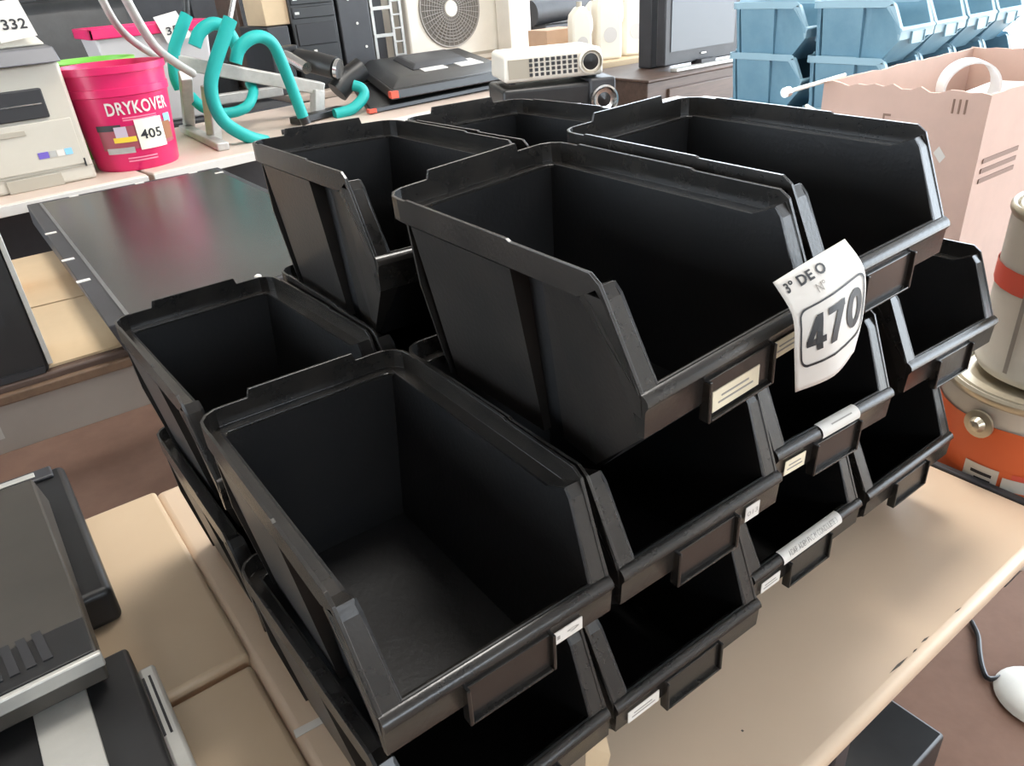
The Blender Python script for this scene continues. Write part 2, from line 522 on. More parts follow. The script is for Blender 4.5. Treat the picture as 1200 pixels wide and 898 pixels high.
BLK = bin_meshes(M_BIN, M_RIM, M_OUT)
G = 'black stacking bins piled on the cream table'
BINS = {
 'B1': ((0.0795, 0.1245, 0.7402, 0.020, 0, 0), 'bottom black bin on the table with torn tan tape hanging under its lip'),
 'B2': ((0.2438, 0.1235, 0.7402, -0.0128, 0, 0), 'bottom black bin on the table with one narrow white label on its lip face'),
 'B3': ((0.4150, 0.1408, 0.7402, -0.0081, 0, 0), 'bottom black bin with a long printed strip label along its lip'),
 'B4': ((0.5812, 0.1395, 0.7402, -0.0036, 0, 0), 'bottom black bin without labels beside the paint cans'),
 'M1': ((0.0786, 0.1208, 0.8724, -0.0079, 0.0198, 0.0071), 'uncovered middle-layer black bin with a small label reading 19 on its lip face'),
 'M2': ((0.2422, 0.1200, 0.8687, -0.0041, 0.0131, 0.0073), 'middle-layer black bin directly under the tagged bin, tiny square label on lip face'),
 'M3': ((0.4097, 0.1320, 0.8670, -0.0118, 0.0068, 0.0383), 'middle-layer black bin with a white strip and a yellowed label on its lip'),
 'M4': ((0.5910, 0.1312, 0.8724, -0.0083, -0.0032, 0.0307), 'uncovered black bin without labels, upper one of the pile beside the paint cans'),
 'T1': ((0.2533, 0.1130, 0.9984, 0.0107, 0.0242, -0.0584), 'top black bin with the 470 paper tag hanging on its lip'),
 'T2': ((0.4198, 0.1202, 1.0103, 0.0018, 0.0216, -0.0317), 'top black bin next to the tagged bin, in front of the cardboard box'),
 'T3': ((0.2400, 0.3830, 0.9999, -0.0140, -0.0128, 0.0218), 'top black bin behind the tagged bin, toward the pink bucket'),
 'T4': ((0.4139, 0.3807, 0.9958, -0.0007, -0.0112, 0.0080), 'top black bin farthest back, toward the projectors, behind the untagged top bin'),
 'M5': ((0.0803, 0.3848, 0.8671, 0.0155, -0.0207, 0), 'uncovered middle-layer black bin at the back beside the glossy black panel'),
 'M6': ((0.2440, 0.3835, 0.8700, 0, 0, 0), 'middle-layer black bin under the top bin that stands toward the pink bucket'),
 'M7': ((0.4120, 0.3850, 0.8700, 0, 0, 0), 'middle-layer black bin under the farthest-back top bin'),
 'B5': ((0.0810, 0.3835, 0.7402, 0.008, 0, 0), 'bottom black bin on the table below the back bin beside the glossy panel'),
 'B6': ((0.2440, 0.3840, 0.7402, 0, 0, 0), 'bottom black bin on the table, base of the stack toward the pink bucket'),
 'B7': ((0.4120, 0.3850, 0.7402, 0, 0, 0), 'bottom black bin on the table, base of the farthest-back stack'),
}
BO = {}
for k, (T, lab) in BINS.items():
    BO[k] = make_bin(BLK, 'storage_bin', lab, G, T)

YF = -.1249
def sticker(k, x0, x1, z0, z1, material, text=None, y=YF, name='paper_label'):
    e = BO[k]
    o = MB().box(x0, x1, y - .0006, y, z0, z1).build(name, material, e)
    h_ = z1 - z0
    if text is None:
        for k in range(2):
            zc = z0 + h_ * (.36 + .28 * k)
            MB().box(x0 + (x1 - x0) * (.12 + .06 * k), x1 - (x1 - x0) * (.14 + .1 * k), y - .0009, y - .0006, zc - h_ * .04, zc + h_ * .04).build('printed_line', M_GREYINK, o)
    if text:
        text_on('lettering', text, lambda u, v: (u, y - .0008, v), x0 + (x1 - x0) * .12, x1 - (x1 - x0) * .12, z0 + h_ * .34, z0 + h_ * .66, M_GREYINK, o)
    return o
def wrap(k, x0, x1, material, text):
    """strip wrapped over the roll of the lip"""
    r, cy, cz = .0070, -.1205, HL - .0066
    def fn(u, v):
        a_ = math.radians(70 + 125 * v)
        return (u, cy + r * math.cos(a_), cz + r * math.sin(a_))
    vs, fs = [], []
    N = 10
    for i in range(N + 1):
        vs += [fn(x0, i / N), fn(x1, i / N)]
    for i in range(N):
        fs.append((2 * i, 2 * i + 1, 2 * i + 3, 2 * i + 2))
    o = MB().add(vs, fs).build('strip_label', material, BO[k], smooth=True)
    r2 = .0074
    def fn2(u, v):
        a_ = math.radians(70 + 125 * (1 - v))
        return (u, cy + r2 * math.cos(a_), cz + r2 * math.sin(a_))
    if text is None:
        MB().add([fn2(x0 + (x1 - x0) * a_, b_) for a_, b_ in ((.25, .48), (.8, .48), (.8, .55), (.25, .55))], [(0, 1, 2, 3)]).build('printed_line', M_GREYINK, o)
        return
    text_on('lettering', text, fn2, x0 + (x1 - x0) * .1, x1 - (x1 - x0) * .08, .3, .62, M_GREYINK, o)
sticker('M1', .031, .053, .064, .0735, M_WHITE, '19')
sticker('M2', .040, .055, .063, .0755, M_WHITE, '013')
sticker('M3', -.066, -.041, .063, .0755, M_CREAMLBL)
wrap('M3', -.024, .026, M_WHITE, None)
wrap('B3', -.040, .044, M_WHITE, 'ADAP. ADEM PVC M CONDULETE 3')
sticker('B3', -.066, -.041, .0625, .0735, M_WHITE)
sticker('B2', -.067, -.036, .0625, .0735, M_WHITE)
sticker('T1', -.0245, .018, .0525, .0665, M_CREAMLBL, y=-.1258)
sticker('T1', .0325, .060, .0625, .0745, M_CREAMLBL)
# torn tape under the lip of the bottom bin
tp = MB().add([(.060, -.119, .060), (.0775, -.1195, .062), (.075, -.128, .046), (.066, -.132, .034), (.050, -.134, .012), (.040, -.131, .020), (.052, -.126, .040)],
              [(0, 1, 2), (0, 2, 6), (6, 2, 3), (6, 3, 5), (5, 3, 4)]).build('torn_tape', M_CARD2, BO['B1'], solid=.0005)
# white scrap on the table beside the bottom bin
q0, q1, q2, q3 = at(344, 857, TZ), at(381, 838, TZ), at(383, 846, TZ), at(347, 866, TZ)
q0 = q0 - Vector((0, 0, 0))
tag(MB().hexa([v + Vector((0, 0, .0003)) for v in (q3, q2, q1, q0)], [v + Vector((0, 0, .0009)) for v in (q3, q2, q1, q0)]).build('paper_scrap', M_WHITE), 'small white paper strip on the table beside the pile of black bins', 'paper')

# ------------------------------------------------------------------ lot tag on the top bin
def catmull(P, t):
    n = len(P) - 1
    x = min(max(t, 0), 1) * n
    i = min(int(x), n - 1); f = x - i
    p0 = P[max(i - 1, 0)]; p1 = P[i]; p2 = P[i + 1]; p3 = P[min(i + 2, n)]
    return 0.5 * ((2 * p1) + (p2 - p0) * f + (2 * p0 - 5 * p1 + 4 * p2 - p3) * f * f + (3 * p1 - p0 - 3 * p2 + p3) * f ** 3)
LY = -0.0255
ctrl = [
 [(906, 331, .010), (948, 305, .008), (990, 280, .010)],
 [(929, 371, -.002), (973, 347, -.006), (1013, 316, -.001)],
 [(931, 415, -.006), (975, 397, -.014), (1012, 366, -.006)],
 [(932, 460, -.006), (977, 441, -.012), (1001, 412, -.004)]]
C3 = [[aty(x, y, LY + dy) for x, y, dy in row] for row in ctrl]
NRM = Vector((-.2, -.95, .25)).normalized()
def tagpt(u, v, lift=0.0):
    rows = [catmull(r_, u) for r_ in C3]
    return catmull(rows, v) + NRM * lift
mb = MB()
NU, NV = 12, 16
mb.add([tagpt(i / NU, j / NV) for j in range(NV + 1) for i in range(NU + 1)],
       [(j * (NU + 1) + i, j * (NU + 1) + i + 1, (j + 1) * (NU + 1) + i + 1, (j + 1) * (NU + 1) + i) for j in range(NV) for i in range(NU)])
tagt = thing('lot_tag', 'curled white paper tag printed 470 on the top bin', 'paper tag', tuple(tagpt(.5, .5)))
o_ = Vector(tagt.location)
mb.v = [tuple(Vector(p) - o_) for p in mb.v]
mb.build('paper', M_WHITE, tagt, smooth=True, solid=.0003)
f_ = lambda u, v: tagpt(u, 1 - v, .0006) - o_
def stroke_quad(mb, p, q, wu, wv):
    N = 6
    vs = []
    for i in range(N + 1):
        t = i / N
        u, v = p[0] + (q[0] - p[0]) * t, p[1] + (q[1] - p[1]) * t
        vs += [f_(u - wu, v - wv), f_(u + wu, v + wv)]
    mb.add(vs, [(2 * i, 2 * i + 1, 2 * i + 3, 2 * i + 2) for i in range(N)])
d4 = MB()
stroke_quad(d4, (.345, .30), (.345, .585), .036, 0)
stroke_quad(d4, (.19, .372), (.425, .372), 0, .026)
stroke_quad(d4, (.335, .575), (.225, .380), .038, .0)
d4.build('digit', M_INK, tagt)
d7 = MB()
stroke_quad(d7, (.445, .56), (.655, .56), 0, .027)
stroke_quad(d7, (.615, .555), (.520, .30), .040, 0)
d7.build('digit', M_INK, tagt)
d0 = MB()
ring_ = []
for i in range(33):
    a_ = 2 * math.pi * i / 32
    ring_ += [f_(.79 + .105 * math.cos(a_), .443 + .148 * math.sin(a_)), f_(.79 + .036 * math.cos(a_), .443 + .088 * math.sin(a_))]
d0.add(ring_, [(2 * i, 2 * i + 1, 2 * i + 3, 2 * i + 2) for i in range(32)])
d0.build('digit', M_INK, tagt)
text_on('heading', '3º DE O', f_, .10, .60, .835, .925, M_INK, tagt, bold=.03)
text_on('heading', 'Nº', f_, .40, .51, .735, .80, M_GREYINK, tagt)
def rounded(u0, u1, v0, v1, ru, rv, n=6):
    pts = []
    for (cu, cv, a0) in ((u1 - ru, v1 - rv, 0), (u0 + ru, v1 - rv, 90), (u0 + ru, v0 + rv, 180), (u1 - ru, v0 + rv, 270)):
        for i in range(n + 1):
            a_ = math.radians(a0 + 90 * i / n)
            pts.append((cu + ru * math.cos(a_), cv + rv * math.sin(a_)))
    return pts
def densify(pts, k=4):
    out = []
    for i in range(len(pts)):
        p, q = pts[i], pts[(i + 1) % len(pts)]
        for j in range(k):
            t = j / k
            out.append((p[0] + (q[0] - p[0]) * t, p[1] + (q[1] - p[1]) * t))
    return out
oa = densify(rounded(.10, .955, .20, .68, .10, .07)); ia = densify(rounded(.125, .93, .216, .664, .085, .058))
n = len(oa)
MB().add([f_(*p) for p in oa] + [f_(*p) for p in ia], [(i, (i + 1) % n, n + (i + 1) % n, n + i) for i in range(n)]).build('border', M_INK, tagt)

# ------------------------------------------------------------------ dark electronics on the side desk
DZ = TZ + .006
# device with rounded shell at the back
dB = thing('docking_unit', 'black rounded slim device jutting out from under the warm grey computer lid', 'electronics', (-0.088, 0.42, DZ))
MB().box(-.28, 0, .008, .285, 0, .042).build('shell', M_DARK, dB, .007, 4)
MB().box(-.28, -.012, .258, .283, .042, .047).build('rear_ridge', M_DARK2, dB, .002)
MB().add([(-.030, .05, .0424), (-.027, .05, .0424), (-.0335, .20, .0424), (-.0365, .20, .0424)], [(0, 1, 2, 3)]).build('groove', M_INK, dB, solid=.0003)
MB().box(-.09, -.03, .265, .276, .047, .0485).build('label_strip', M_SILVER, dB, .0005)
# slim computer on top of it
dC = thing('slim_computer', 'dark warm-grey slim computer with vent slots and silver edge', 'computer', (-0.112, 0.302, DZ))
MB().hexa([(-.30, 0, .050), (0, 0, .050), (0, .312, .050), (-.30, .312, .050)], [(-.30, 0, .082), (0, 0, .082), (-.006, .312, .084), (-.30, .312, .084)]).build('case', M_GREYTOP, dC, .002)
MB().box(-.30, .002, -.006, 0, .069, .083).build('silver_bezel', M_SILVER, dC, .0015)
MB().box(-.30, -.002, .001, .048, .0815, .0832).build('vent_band', M_DARK, dC, .001)
for i in range(9):
    x = -.036 - i * .0115
    MB().hexa([(x, .014, .0830), (x + .007, .014, .0830), (x + .003, .052, .0838), (x - .004, .052, .0838)],
              [(x, .014, .0845), (x + .007, .014, .0845), (x + .003, .052, .0852), (x - .004, .052, .0852)]).build('vent_slot', M_INK, dC)
for sx, sy in ((-.28, .02), (-.28, .29)):
    MB().box(sx - .01, sx + .01, sy - .01, sy + .01, 0, .05).build('foot', M_INK, dC)
# front device with silver strip
dD = thing('media_player', 'black media player with broad silver strip and a slotted silver side rail', 'electronics', (-0.094, 0.02, DZ - .004))
MB().box(-.32, 0, -.05, .322, 0, .044).build('body', M_DARK, dD, .004, 3)
MB().box(-.076, -.037, -.05, .318, .044, .0465).build('silver_strip', M_SILVER, dD, .0008)
MB().box(0, .014, -.05, .298, .004, .034).build('side_rail', M_SILVER, dD, .003)
for k in range(2):
    x = -.0515
    y = .195 - .032 * k
    MB().box(x - .003, x + .003, y - .011, y + .011, .0462, .0470).build('slot', M_INK, dD, .002)
for k in range(2):
    MB().box(.0015 + .005 * k, .0035 + .005 * k, .215, .285, .0335, .0345).build('port', M_INK, dD)

# ------------------------------------------------------------------ second table: board with wooden edge, cardboard, dark cabinet, glossy panel
t2 = thing('panel_bench', 'low bench with wooden edge and grey-brown apron, topped with tan cardboard', 'table', (-0.35, 0.985, 0))
MB().box(-.2, 1.0, .0, .70, .770, .796).build('table_top', M_BROWN, t2, .004)
MB().box(-.2, 1.0, -.012, .0, .770, .786).build('edge_strip', M_EDGE, t2, .003)
MB().box(-.2, 1.0, .004, .022, .690, .770).build('apron', M_APRON, t2, .002)
for sx in (-.16, .94):
    for sy in (.06, .64):
        MB().box(sx - .02, sx + .02, sy - .02, sy + .02, 0, .77).build('leg', M_DARK2, t2)
lb = MB().box(.10, .205, .0025, .004, .715, .752).build('shipping_label', mat('greyed_label', (.36, .33, .29), .7), t2)
MB().add([(.172, .002, .744), (.182, .002, .737), (.178, .002, .737), (.178, .002, .727), (.166, .002, .727), (.166, .002, .737), (.162, .002, .737)], [(0, 1, 2, 3, 4, 5, 6)]).build('arrow_mark', M_INK, lb)
rg = []
for i in range(14):
    a_ = math.radians(-40 + 260 * i / 13)
    rg += [(.194 + .0085 * math.cos(a_), .002, .735 + .0085 * math.sin(a_)), (.194 + .0055 * math.cos(a_), .002, .735 + .0055 * math.sin(a_))]
MB().add(rg, [(2 * i, 2 * i + 2, 2 * i + 3, 2 * i + 1) for i in range(13)]).build('ring_mark', M_INK, lb)
tag(MB().hexa([(-.075, 1.0, .7965), (.21, 1.0, .7965), (.21, 1.28, .7965), (-.075, 1.30, .7965)],
              [(-.075, 1.0, .8005), (.21, 1.0, .8005), (.21, 1.28, .8005), (-.075, 1.30, .8005)]).build('cardboard_sheet', M_CARD2), 'tan cardboard sheet nearer the wooden edge, beside the glossy panel', 'cardboard')
tag(MB().hexa([(-.16, 1.305, .7965), (.21, 1.285, .7965), (.21, 1.66, .7965), (-.16, 1.66, .7965)],
              [(-.16, 1.305, .8025), (.21, 1.285, .8025), (.21, 1.66, .8025), (-.16, 1.66, .8025)]).build('cardboard_sheet', M_CARD2), 'tan cardboard sheet behind the seam, under the orange object', 'cardboard')

tv = thing('glossy_panel', 'large glossy black panel lying flat with white tape tabs around its edges', 'panel', (.035, .955, .803))
MB().hexa([(.012, 0, 0), (.492, 0, 0), (.492, 1.0, 0), (.012, 1.0, 0)], [(0, 0, .047), (.492, 0, .047), (.492, 1.01, .047), (.014, 1.01, .047)]).build('frame', M_DARK2, tv, .002)
MB().hexa([(.036, .012, .0465), (.476, .012, .0465), (.476, .99, .0465), (.046, .99, .0465)], [(.036, .012, .0475), (.476, .012, .0475), (.476, .99, .0475), (.046, .99, .0475)]).build('screen', M_GLOSS, tv)
MB().hexa([(.030, .012, .0465), (.036, .012, .0465), (.046, .99, .0465), (.040, .99, .0465)], [(.030, .012, .0485), (.036, .012, .0485), (.046, .99, .0485), (.040, .99, .0485)]).build('bezel_line', M_BEZEL, tv)
for (u, v) in ((.012, .26), (.013, .42), (.018, .66), (.12, 1.0), (.28, 1.0), (.42, 1.0), (.47, .93)):
    MB().box(u - .011, u + .011, v - .006, v + .006, .0470, .0484).build('tape_tab', M_WHITE, tv)
MB().lathe([(.001, .0), (.006, .001), (.006, .004), (.003, .006)], 12, (.245, .03, .047)).build('tape_tab', M_WHITE, tv, smooth=True)
sup = MB().box(.32, .5, 1.74, 1.94, 0, .802).build('support_crate', M_DARK2, None, .005)
tag(sup, 'dark crate holding up the far end of the glossy panel', 'crate')

cab = thing('dark_cabinet', 'black appliance with silver vertical edge and a paper-filled slot, on the bench', 'appliance', (-.052, .99, .797))
MB().box(-.42, -.004, .0, .10, 0, .38).build('case', M_DARK, cab, .004)
MB().box(-.004, .003, -.002, .10, .01, .38).build('silver_edge', M_SILVER, cab, .001)
MB().box(-.42, -.035, -.003, .001, .085, .155).build('slot', M_INK, cab)
MB().box(-.40, -.040, -.004, .0, .125, .150).build('paper', M_WHITE, cab)
MB().box(-.42, -.01, -.004, .0, .0, .01).build('base_lip', M_INK, cab)
ob = MB().hexa([(-.14, 1.40, .803), (-.045, 1.40, .803), (-.045, 1.46, .803), (-.14, 1.46, .803)], [(-.14, 1.41, .93), (-.07, 1.41, .93), (-.07, 1.45, .93), (-.14, 1.45, .93)]).build('orange_case', M_ORANGEP, None, .004)
tag(ob, 'orange plastic case standing on the cardboard behind the black appliance', 'case')

# ------------------------------------------------------------------ third row of tables
A3 = math.radians(8)
B3 = .85
def bench(name, label, p0, length, depth, rz, top, m, thick=.03):
    t = thing(name, label, 'table', (p0[0], p0[1], 0), rz)
    MB().box(0, length, 0, depth, top - thick, top).build('table_top', m, t, .005, 3)
    MB().box(0, length, -.004, .0, top - thick, top - .004).build('edge_strip', M_WHITE, t, .001)
    for sx in (.06, length - .06):
        for sy in (.08, depth - .06):
            MB().box(sx - .018, sx + .018, sy - .018, sy + .018, 0, top - thick).build('leg', M_STEEL, t)
    MB().box(.06, length - .06, depth * .6, depth * .6 + .02, .25, top - thick).build('modesty_panel', M_DARK2, t)
    return t
M_T3 = mat('pinkish_table_top', (.62, .50, .42), .4, noise=.12, nscale=4)
bench('display_table', 'pale table carrying the beige printer', (-.95, 1.93), 1.315, .75, math.radians(5.5), B3, M_T3)
bench('display_table', 'pale table carrying the pink bucket, the exercise machine and the projectors', (.375, 2.058), 1.60, .72, math.radians(9.5), B3, M_T3)

# printer
PS = .80
pr = thing('printer', 'beige multifunction laser printer beside the pink bucket', 'printer', (.250, 2.145, B3), math.radians(4))
pr.scale = (1, 1, PS)
MB().hexa([(-.43, 0, 0), (0, 0, 0), (0, .40, 0), (-.43, .40, 0)], [(-.43, .015, .375), (0, .015, .375), (0, .40, .375), (-.43, .40, .375)]).build('body', M_BEIGE, pr, .01, 3)
op = MB().box(-.41, -.065, -.004, .02, .215, .305).build('output_opening', M_INK, pr, .004)
MB().box(-.40, -.075, -.006, -.002, .258, .262).build('roller', M_CHROME, op)
MB().box(-.40, -.020, -.003, .004, .055, .205).build('front_cover', M_BEIGE, pr, .002)
MB().box(-.23, -.135, -.006, .0, .170, .188).build('cover_handle', M_BEIGED, pr, .002)
MB().box(-.22, -.085, -.005, .0, .0, .042).build('tray_grip', M_BEIGED, pr, .004)
MB().box(-.43, -.002, -.002, .004, .046, .049).build('tray_seam', M_BEIGED, pr)
MB().box(-.125, -.100, -.0045, -.002, .092, .112).build('sticker', M_PURPLE, pr)
MB().box(-.098, -.082, -.0045, -.002, .092, .112).build('sticker', M_SILVER, pr)
MB().box(-.080, -.062, -.0045, -.002, .092, .112).build('sticker', M_WHITE, pr)
MB().box(-.060, -.042, -.0045, -.002, .092, .112).build('sticker', M_SKY, pr)
MB().box(-.022, -.018, -.0045, .0, .045, .072).build('slit', M_INK, pr)
cp = MB().hexa([(-.43, -.02, .375), (.0, -.02, .375), (.0, .10, .375), (-.43, .10, .375)], [(-.43, .0, .42), (-.005, .0, .42), (-.01, .10, .43), (-.43, .10, .43)]).build('control_panel', M_PANEL, pr, .004)
for i in range(5):
    MB().box(-.25 + i * .02, -.24 + i * .02, -.014, -.008, .392, .41).build('key', M_SILVER, cp)
MB().hexa([(-.43, .04, .425), (-.01, .04, .425), (-.01, .40, .42), (-.43, .40, .42)], [(-.43, .06, .47), (-.03, .06, .462), (-.03, .38, .455), (-.43, .38, .48)]).build('scanner_lid', M_BEIGE, pr, .008, 3)
pad = MB().hexa([(-.42, .10, .475), (-.10, .10, .468), (-.10, .30, .468), (-.42, .30, .475)], [(-.42, .10, .50), (-.13, .10, .485), (-.13, .30, .485), (-.42, .30, .52)]).build('document_pile', M_CARD2, None, .003)
pad.matrix_world = Matrix.Translation(pr.location) @ Matrix.Rotation(math.radians(4), 4, 'Z') @ Matrix.Diagonal((1, 1, PS, 1))
tag(pad, 'tan pile of papers lying on the printer lid under the 332 tag', 'papers')
tg = thing('lot_tag', 'white paper tag printed 332 hanging over the printer lid', 'paper tag', tuple(aty(18, 28, 2.16)))
MB().hexa([(-.045, 0, -.04), (.04, 0, -.03), (.04, .0005, -.03), (-.045, .0005, -.04)], [(-.05, .02, .05), (.025, .02, .055), (.025, .0205, .055), (-.05, .0205, .05)]).build('paper', M_WHITE, tg)
text_on('number', '332', lambda u, v: (u, -.0008 + (v + .035) * .235 - .0008, v), -.03, .025, -.012, .012, M_INK, tg, .02)
# sheet on top at the frame edge
tag(MB().hexa([(-.02, 2.32, 1.268), (.14, 2.30, 1.268), (.14, 2.42, 1.268), (-.02, 2.42, 1.268)], [(-.02, 2.32, 1.33), (.14, 2.30, 1.33), (.14, 2.42, 1.33), (-.02, 2.42, 1.33)]).build('white_carton', M_WHITE, None, .003), 'small white carton on the printer beyond the 332 tag', 'carton')

# buckets
def bucket(name, label, c, rb, rt, h, m, lid=False):
    b_ = thing(name, label, 'bucket', c, math.radians(0))
    prof = [(rb * .96, 0), (rb, .008), (rb + (rt - rb) * .72, h * .72), (rt * .985, h * .73), (rt * .99, h * .80), (rb + (rt - rb) * .84, h * .805), (rb + (rt - rb) * .93, h * .93), (rt * 1.03, h * .935), (rt * 1.035, h), (rt * .96, h), (rt * .92, h * .95), (rb * .95, .012)]
    MB().lathe(prof, 48, cap1=True).build('body', m, b_, smooth=True)
    return b_
bp_ = at(166, 199, B3)
bc = Vector((bp_.x + .020, bp_.y + .108, B3))
BS = .80
pk = bucket('pink_bucket', 'magenta pink plastic bucket with white lettering and 405 tag', tuple(bc), .113, .138, .275, M_PINK)
yaw = math.atan2(CAM.y - bc.y, CAM.x - bc.x)
def bfn(dr):
    def fn(u, v):    # u metres round the wall, v height
        r_ = .113 + (.138 - .113) * v / .275 + dr
        a_ = yaw + u / r_
        return (r_ * math.cos(a_), r_ * math.sin(a_), v)
    return fn
text_on('brand_lettering', 'DRYKOVER', bfn(.002), -.045, .138, .152, .186, M_WHITE, pk, .02)
def bpatch(name, u0, u1, v0, v1, m, dr=.0015, parent=pk):
    f = bfn(dr); N = 10
    vs = []
    for i in range(N + 1):
        u = u0 + (u1 - u0) * i / N
        vs += [f(u, v0), f(u, v1)]
    return MB().add(vs, [(2 * i, 2 * i + 2, 2 * i + 3, 2 * i + 1) for i in range(N)]).build(name, m, parent, smooth=True)
M_PALEP = mat('pale_pink_print', (.80, .25, .36), .5)
bpatch('printed_band', -.085, .135, .060, .122, mat('maroon_print', (.35, .08, .10), .4), .001)
bpatch('printed_roof', -.088, -.02, .112, .128, M_DARK2)
bpatch('printed_house', -.040, -.008, .090, .122, mat('mauve_print', (.60, .50, .58), .5), .002)
bpatch('printed_car', -.048, .012, .080, .094, M_YELLOW, .0025)
bpatch('printed_road', -.075, .0, .050, .066, M_STEEL, .002)
bpatch('printed_figure', .098, .130, .070, .118, mat('brown_print', (.30, .12, .05), .5), .002)
bpatch('printed_sky', .108, .138, .112, .138, M_SKY, .0015)
for k in range(2):
    bpatch('small_print', -.010, .085, .136 + .006 * k, .139 + .006 * k, M_PALEP, .002)
    bpatch('small_print', -.025, .055, .026 + .008 * k, .030 + .008 * k, M_PALEP, .002)
tg = bpatch('lot_sticker', .016, .096, .055, .136, mat('cream_sticker', (.84, .80, .66), .6), .0035)
text_on('number', '405', bfn(.0045), .024, .086, .082, .108, M_INK, tg, .02)
bucket('green_bucket', 'lime green bucket standing behind the pink bucket', (bc.x - .015, bc.y + .285, B3), .113, .138, .275, M_GREEN)

# grey crate with pink rim and 354 tag
g0 = aty(188, 112, 3.0)
gx = thing('grey_container', 'grey tapered container with pink rim behind the buckets, tagged 354', 'container', (g0.x, 3.0, B3 + .0))
hh = aty(188, 32, 3.0).z - B3
MB().hexa([(-.13, 0, 0), (.20, 0, 0), (.20, .25, 0), (-.13, .25, 0)], [(-.17, 0, hh), (.24, 0, hh), (.24, .28, hh), (-.17, .28, hh)]).build('body', mat('pale_grey_plastic', (.42, .40, .40), .5), gx, .01)
rm = MB(); rm.box(-.185, .255, -.015, .0, hh - .02, hh + .015); rm.box(-.185, .255, .28, .295, hh - .02, hh + .015); rm.box(-.185, -.17, -.015, .295, hh - .02, hh + .015); rm.box(.24, .255, -.015, .295, hh - .02, hh + .015)
rm.build('rim', M_PINK, gx, .004)
gt = MB().hexa([(.07, -.03, hh - .055), (.165, -.03, hh - .04), (.165, -.028, hh - .04), (.07, -.028, hh - .055)], [(.045, -.02, hh + .035), (.13, -.02, hh + .05), (.13, -.018, hh + .05), (.045, -.018, hh + .035)]).build('lot_sticker', M_WHITE, gx)
text_on('number', '354', lambda u, v: (u, -.034 + (v - hh + .05) * .06, v + (u - .10) * .15), .075, .145, hh - .025, hh + .002, M_INK, gt, .02)
tag(MB().box(g0.x - .3, g0.x + .5, 2.95, 3.5, .80, .849).build('storage_board', M_DARK2, None, .004), 'dark board shelf under the grey container', 'shelf')
for k in range(2):
    tag(MB().box(g0.x - .28 + .7 * k, g0.x - .24 + .7 * k, 3.0, 3.45, 0, .80).build('shelf_trestle', M_DARK2), 'dark trestle panel under the container shelf, %s' % ('on the printer side', 'on the exercise machine side')[k], 'trestle', 'trestles under the container board')

# exercise machine
ym = 2.50
mc = thing('exercise_machine', 'grey steel exercise bench with teal foam tubes and black pads', 'exercise machine', tuple(at(262, 172, B3)))
mo = Vector(mc.location)
def mt(name, pts, r, m, seg=12, smooth=True):
    return MB().tube([aty(x, y, yy) - mo for x, y, yy in pts], r, seg, smooth).build(name, m, mc, smooth=True)
def beam(name, p, q, wd, hg, m, par=mc, o_=None):
    o_ = mo if o_ is None else o_
    p = Vector(p) - o_; q = Vector(q) - o_
    d = (q - p).normalized()
    s_ = d.cross(Vector((0, 0, 1)))
    s_ = s_.normalized() if s_.length > .1 else Vector((1, 0, 0))
    u_ = s_.cross(d)
    bot = [p - s_ * wd - u_ * hg, p + s_ * wd - u_ * hg, p + s_ * wd + u_ * hg, p - s_ * wd + u_ * hg]
    top = [v + (q - p) for v in bot]
    return MB().hexa(bot, top).build(name, m, par, .004)
beam('seat_rail', aty(206, 72, 2.62), aty(378, 104, 2.52), .035, .022, M_STEEL)
beam('upright', aty(217, 88, 2.40), at(222, 152, B3) + Vector((0, 0, .0)), .018, .018, M_STEEL)
beam('upright', aty(244, 100, 2.35), at(252, 166, B3), .018, .018, M_STEEL)
beam('base_beam', at(216, 150, B3 + .012), at(262, 172, B3 + .012), .018, .012, M_STEEL)
beam('floor_beam', at(190, 126, B3 + .03), at(330, 106, B3 + .03), .025, .02, M_STEEL)
beam('end_post', aty(372, 105, 2.5), at(372, 138, B3), .02, .02, M_STEEL)
beam('end_foot', at(345, 142, B3 + .015), at(400, 128, B3 + .015), .025, .012, M_DARK)
mt('handle_bar', [(118, -4, 2.2), (134, 25, 2.22), (152, 45, 2.28), (176, 62, 2.36), (192, 70, 2.42)], .0105, M_STEEL)
mt('handle_bar', [(143, -10, 2.15), (165, 30, 2.18), (184, 57, 2.22), (208, 75, 2.30), (226, 86, 2.36)], .0125, M_STEEL)
mt('foam_tube', [(270, 22, 2.25), (262, 45, 2.25), (252, 75, 2.25), (247, 100, 2.25), (252, 125, 2.25), (265, 145, 2.25), (290, 160, 2.25), (312, 166, 2.28)], .0205, M_TEAL, 14)
mt('foam_tube', [(276, 74, 2.30), (280, 58, 2.30), (292, 46, 2.30), (306, 43, 2.31), (320, 52, 2.32), (331, 75, 2.33), (342, 103, 2.34), (355, 137, 2.34)], .0195, M_TEAL, 14)
mt('foam_tube', [(228, 54, 2.5), (234, 38, 2.5), (248, 28, 2.5), (262, 31, 2.5), (272, 44, 2.5), (281, 64, 2.5)], .0205, M_TEAL, 14)
mt('foam_tube', [(219, 17, 2.6), (211, 38, 2.6), (204, 60, 2.6), (205, 88, 2.6), (211, 104, 2.6)], .0195, M_TEAL, 14)
mt('foam_tube', [(224, 113, 2.55), (238, 126, 2.5), (262, 133, 2.5), (288, 126, 2.5), (297, 108, 2.55), (293, 98, 2.6)], .0175, M_TEAL, 14)
mt('foam_tube', [(392, 134, 2.42), (412, 128, 2.42), (426, 114, 2.44), (424, 104, 2.46), (414, 100, 2.48)], .0195, M_TEAL, 14)
mt('arm_rod', [(275, -8, 2.25), (269, 26, 2.25)], .008, M_CHROME)
mt('arm_rod', [(218, -8, 2.6), (219, 20, 2.6)], .010, M_DARK)
mt('tube_cap', [(355, 136, 2.34), (359, 145, 2.34)], .017, M_DARK)
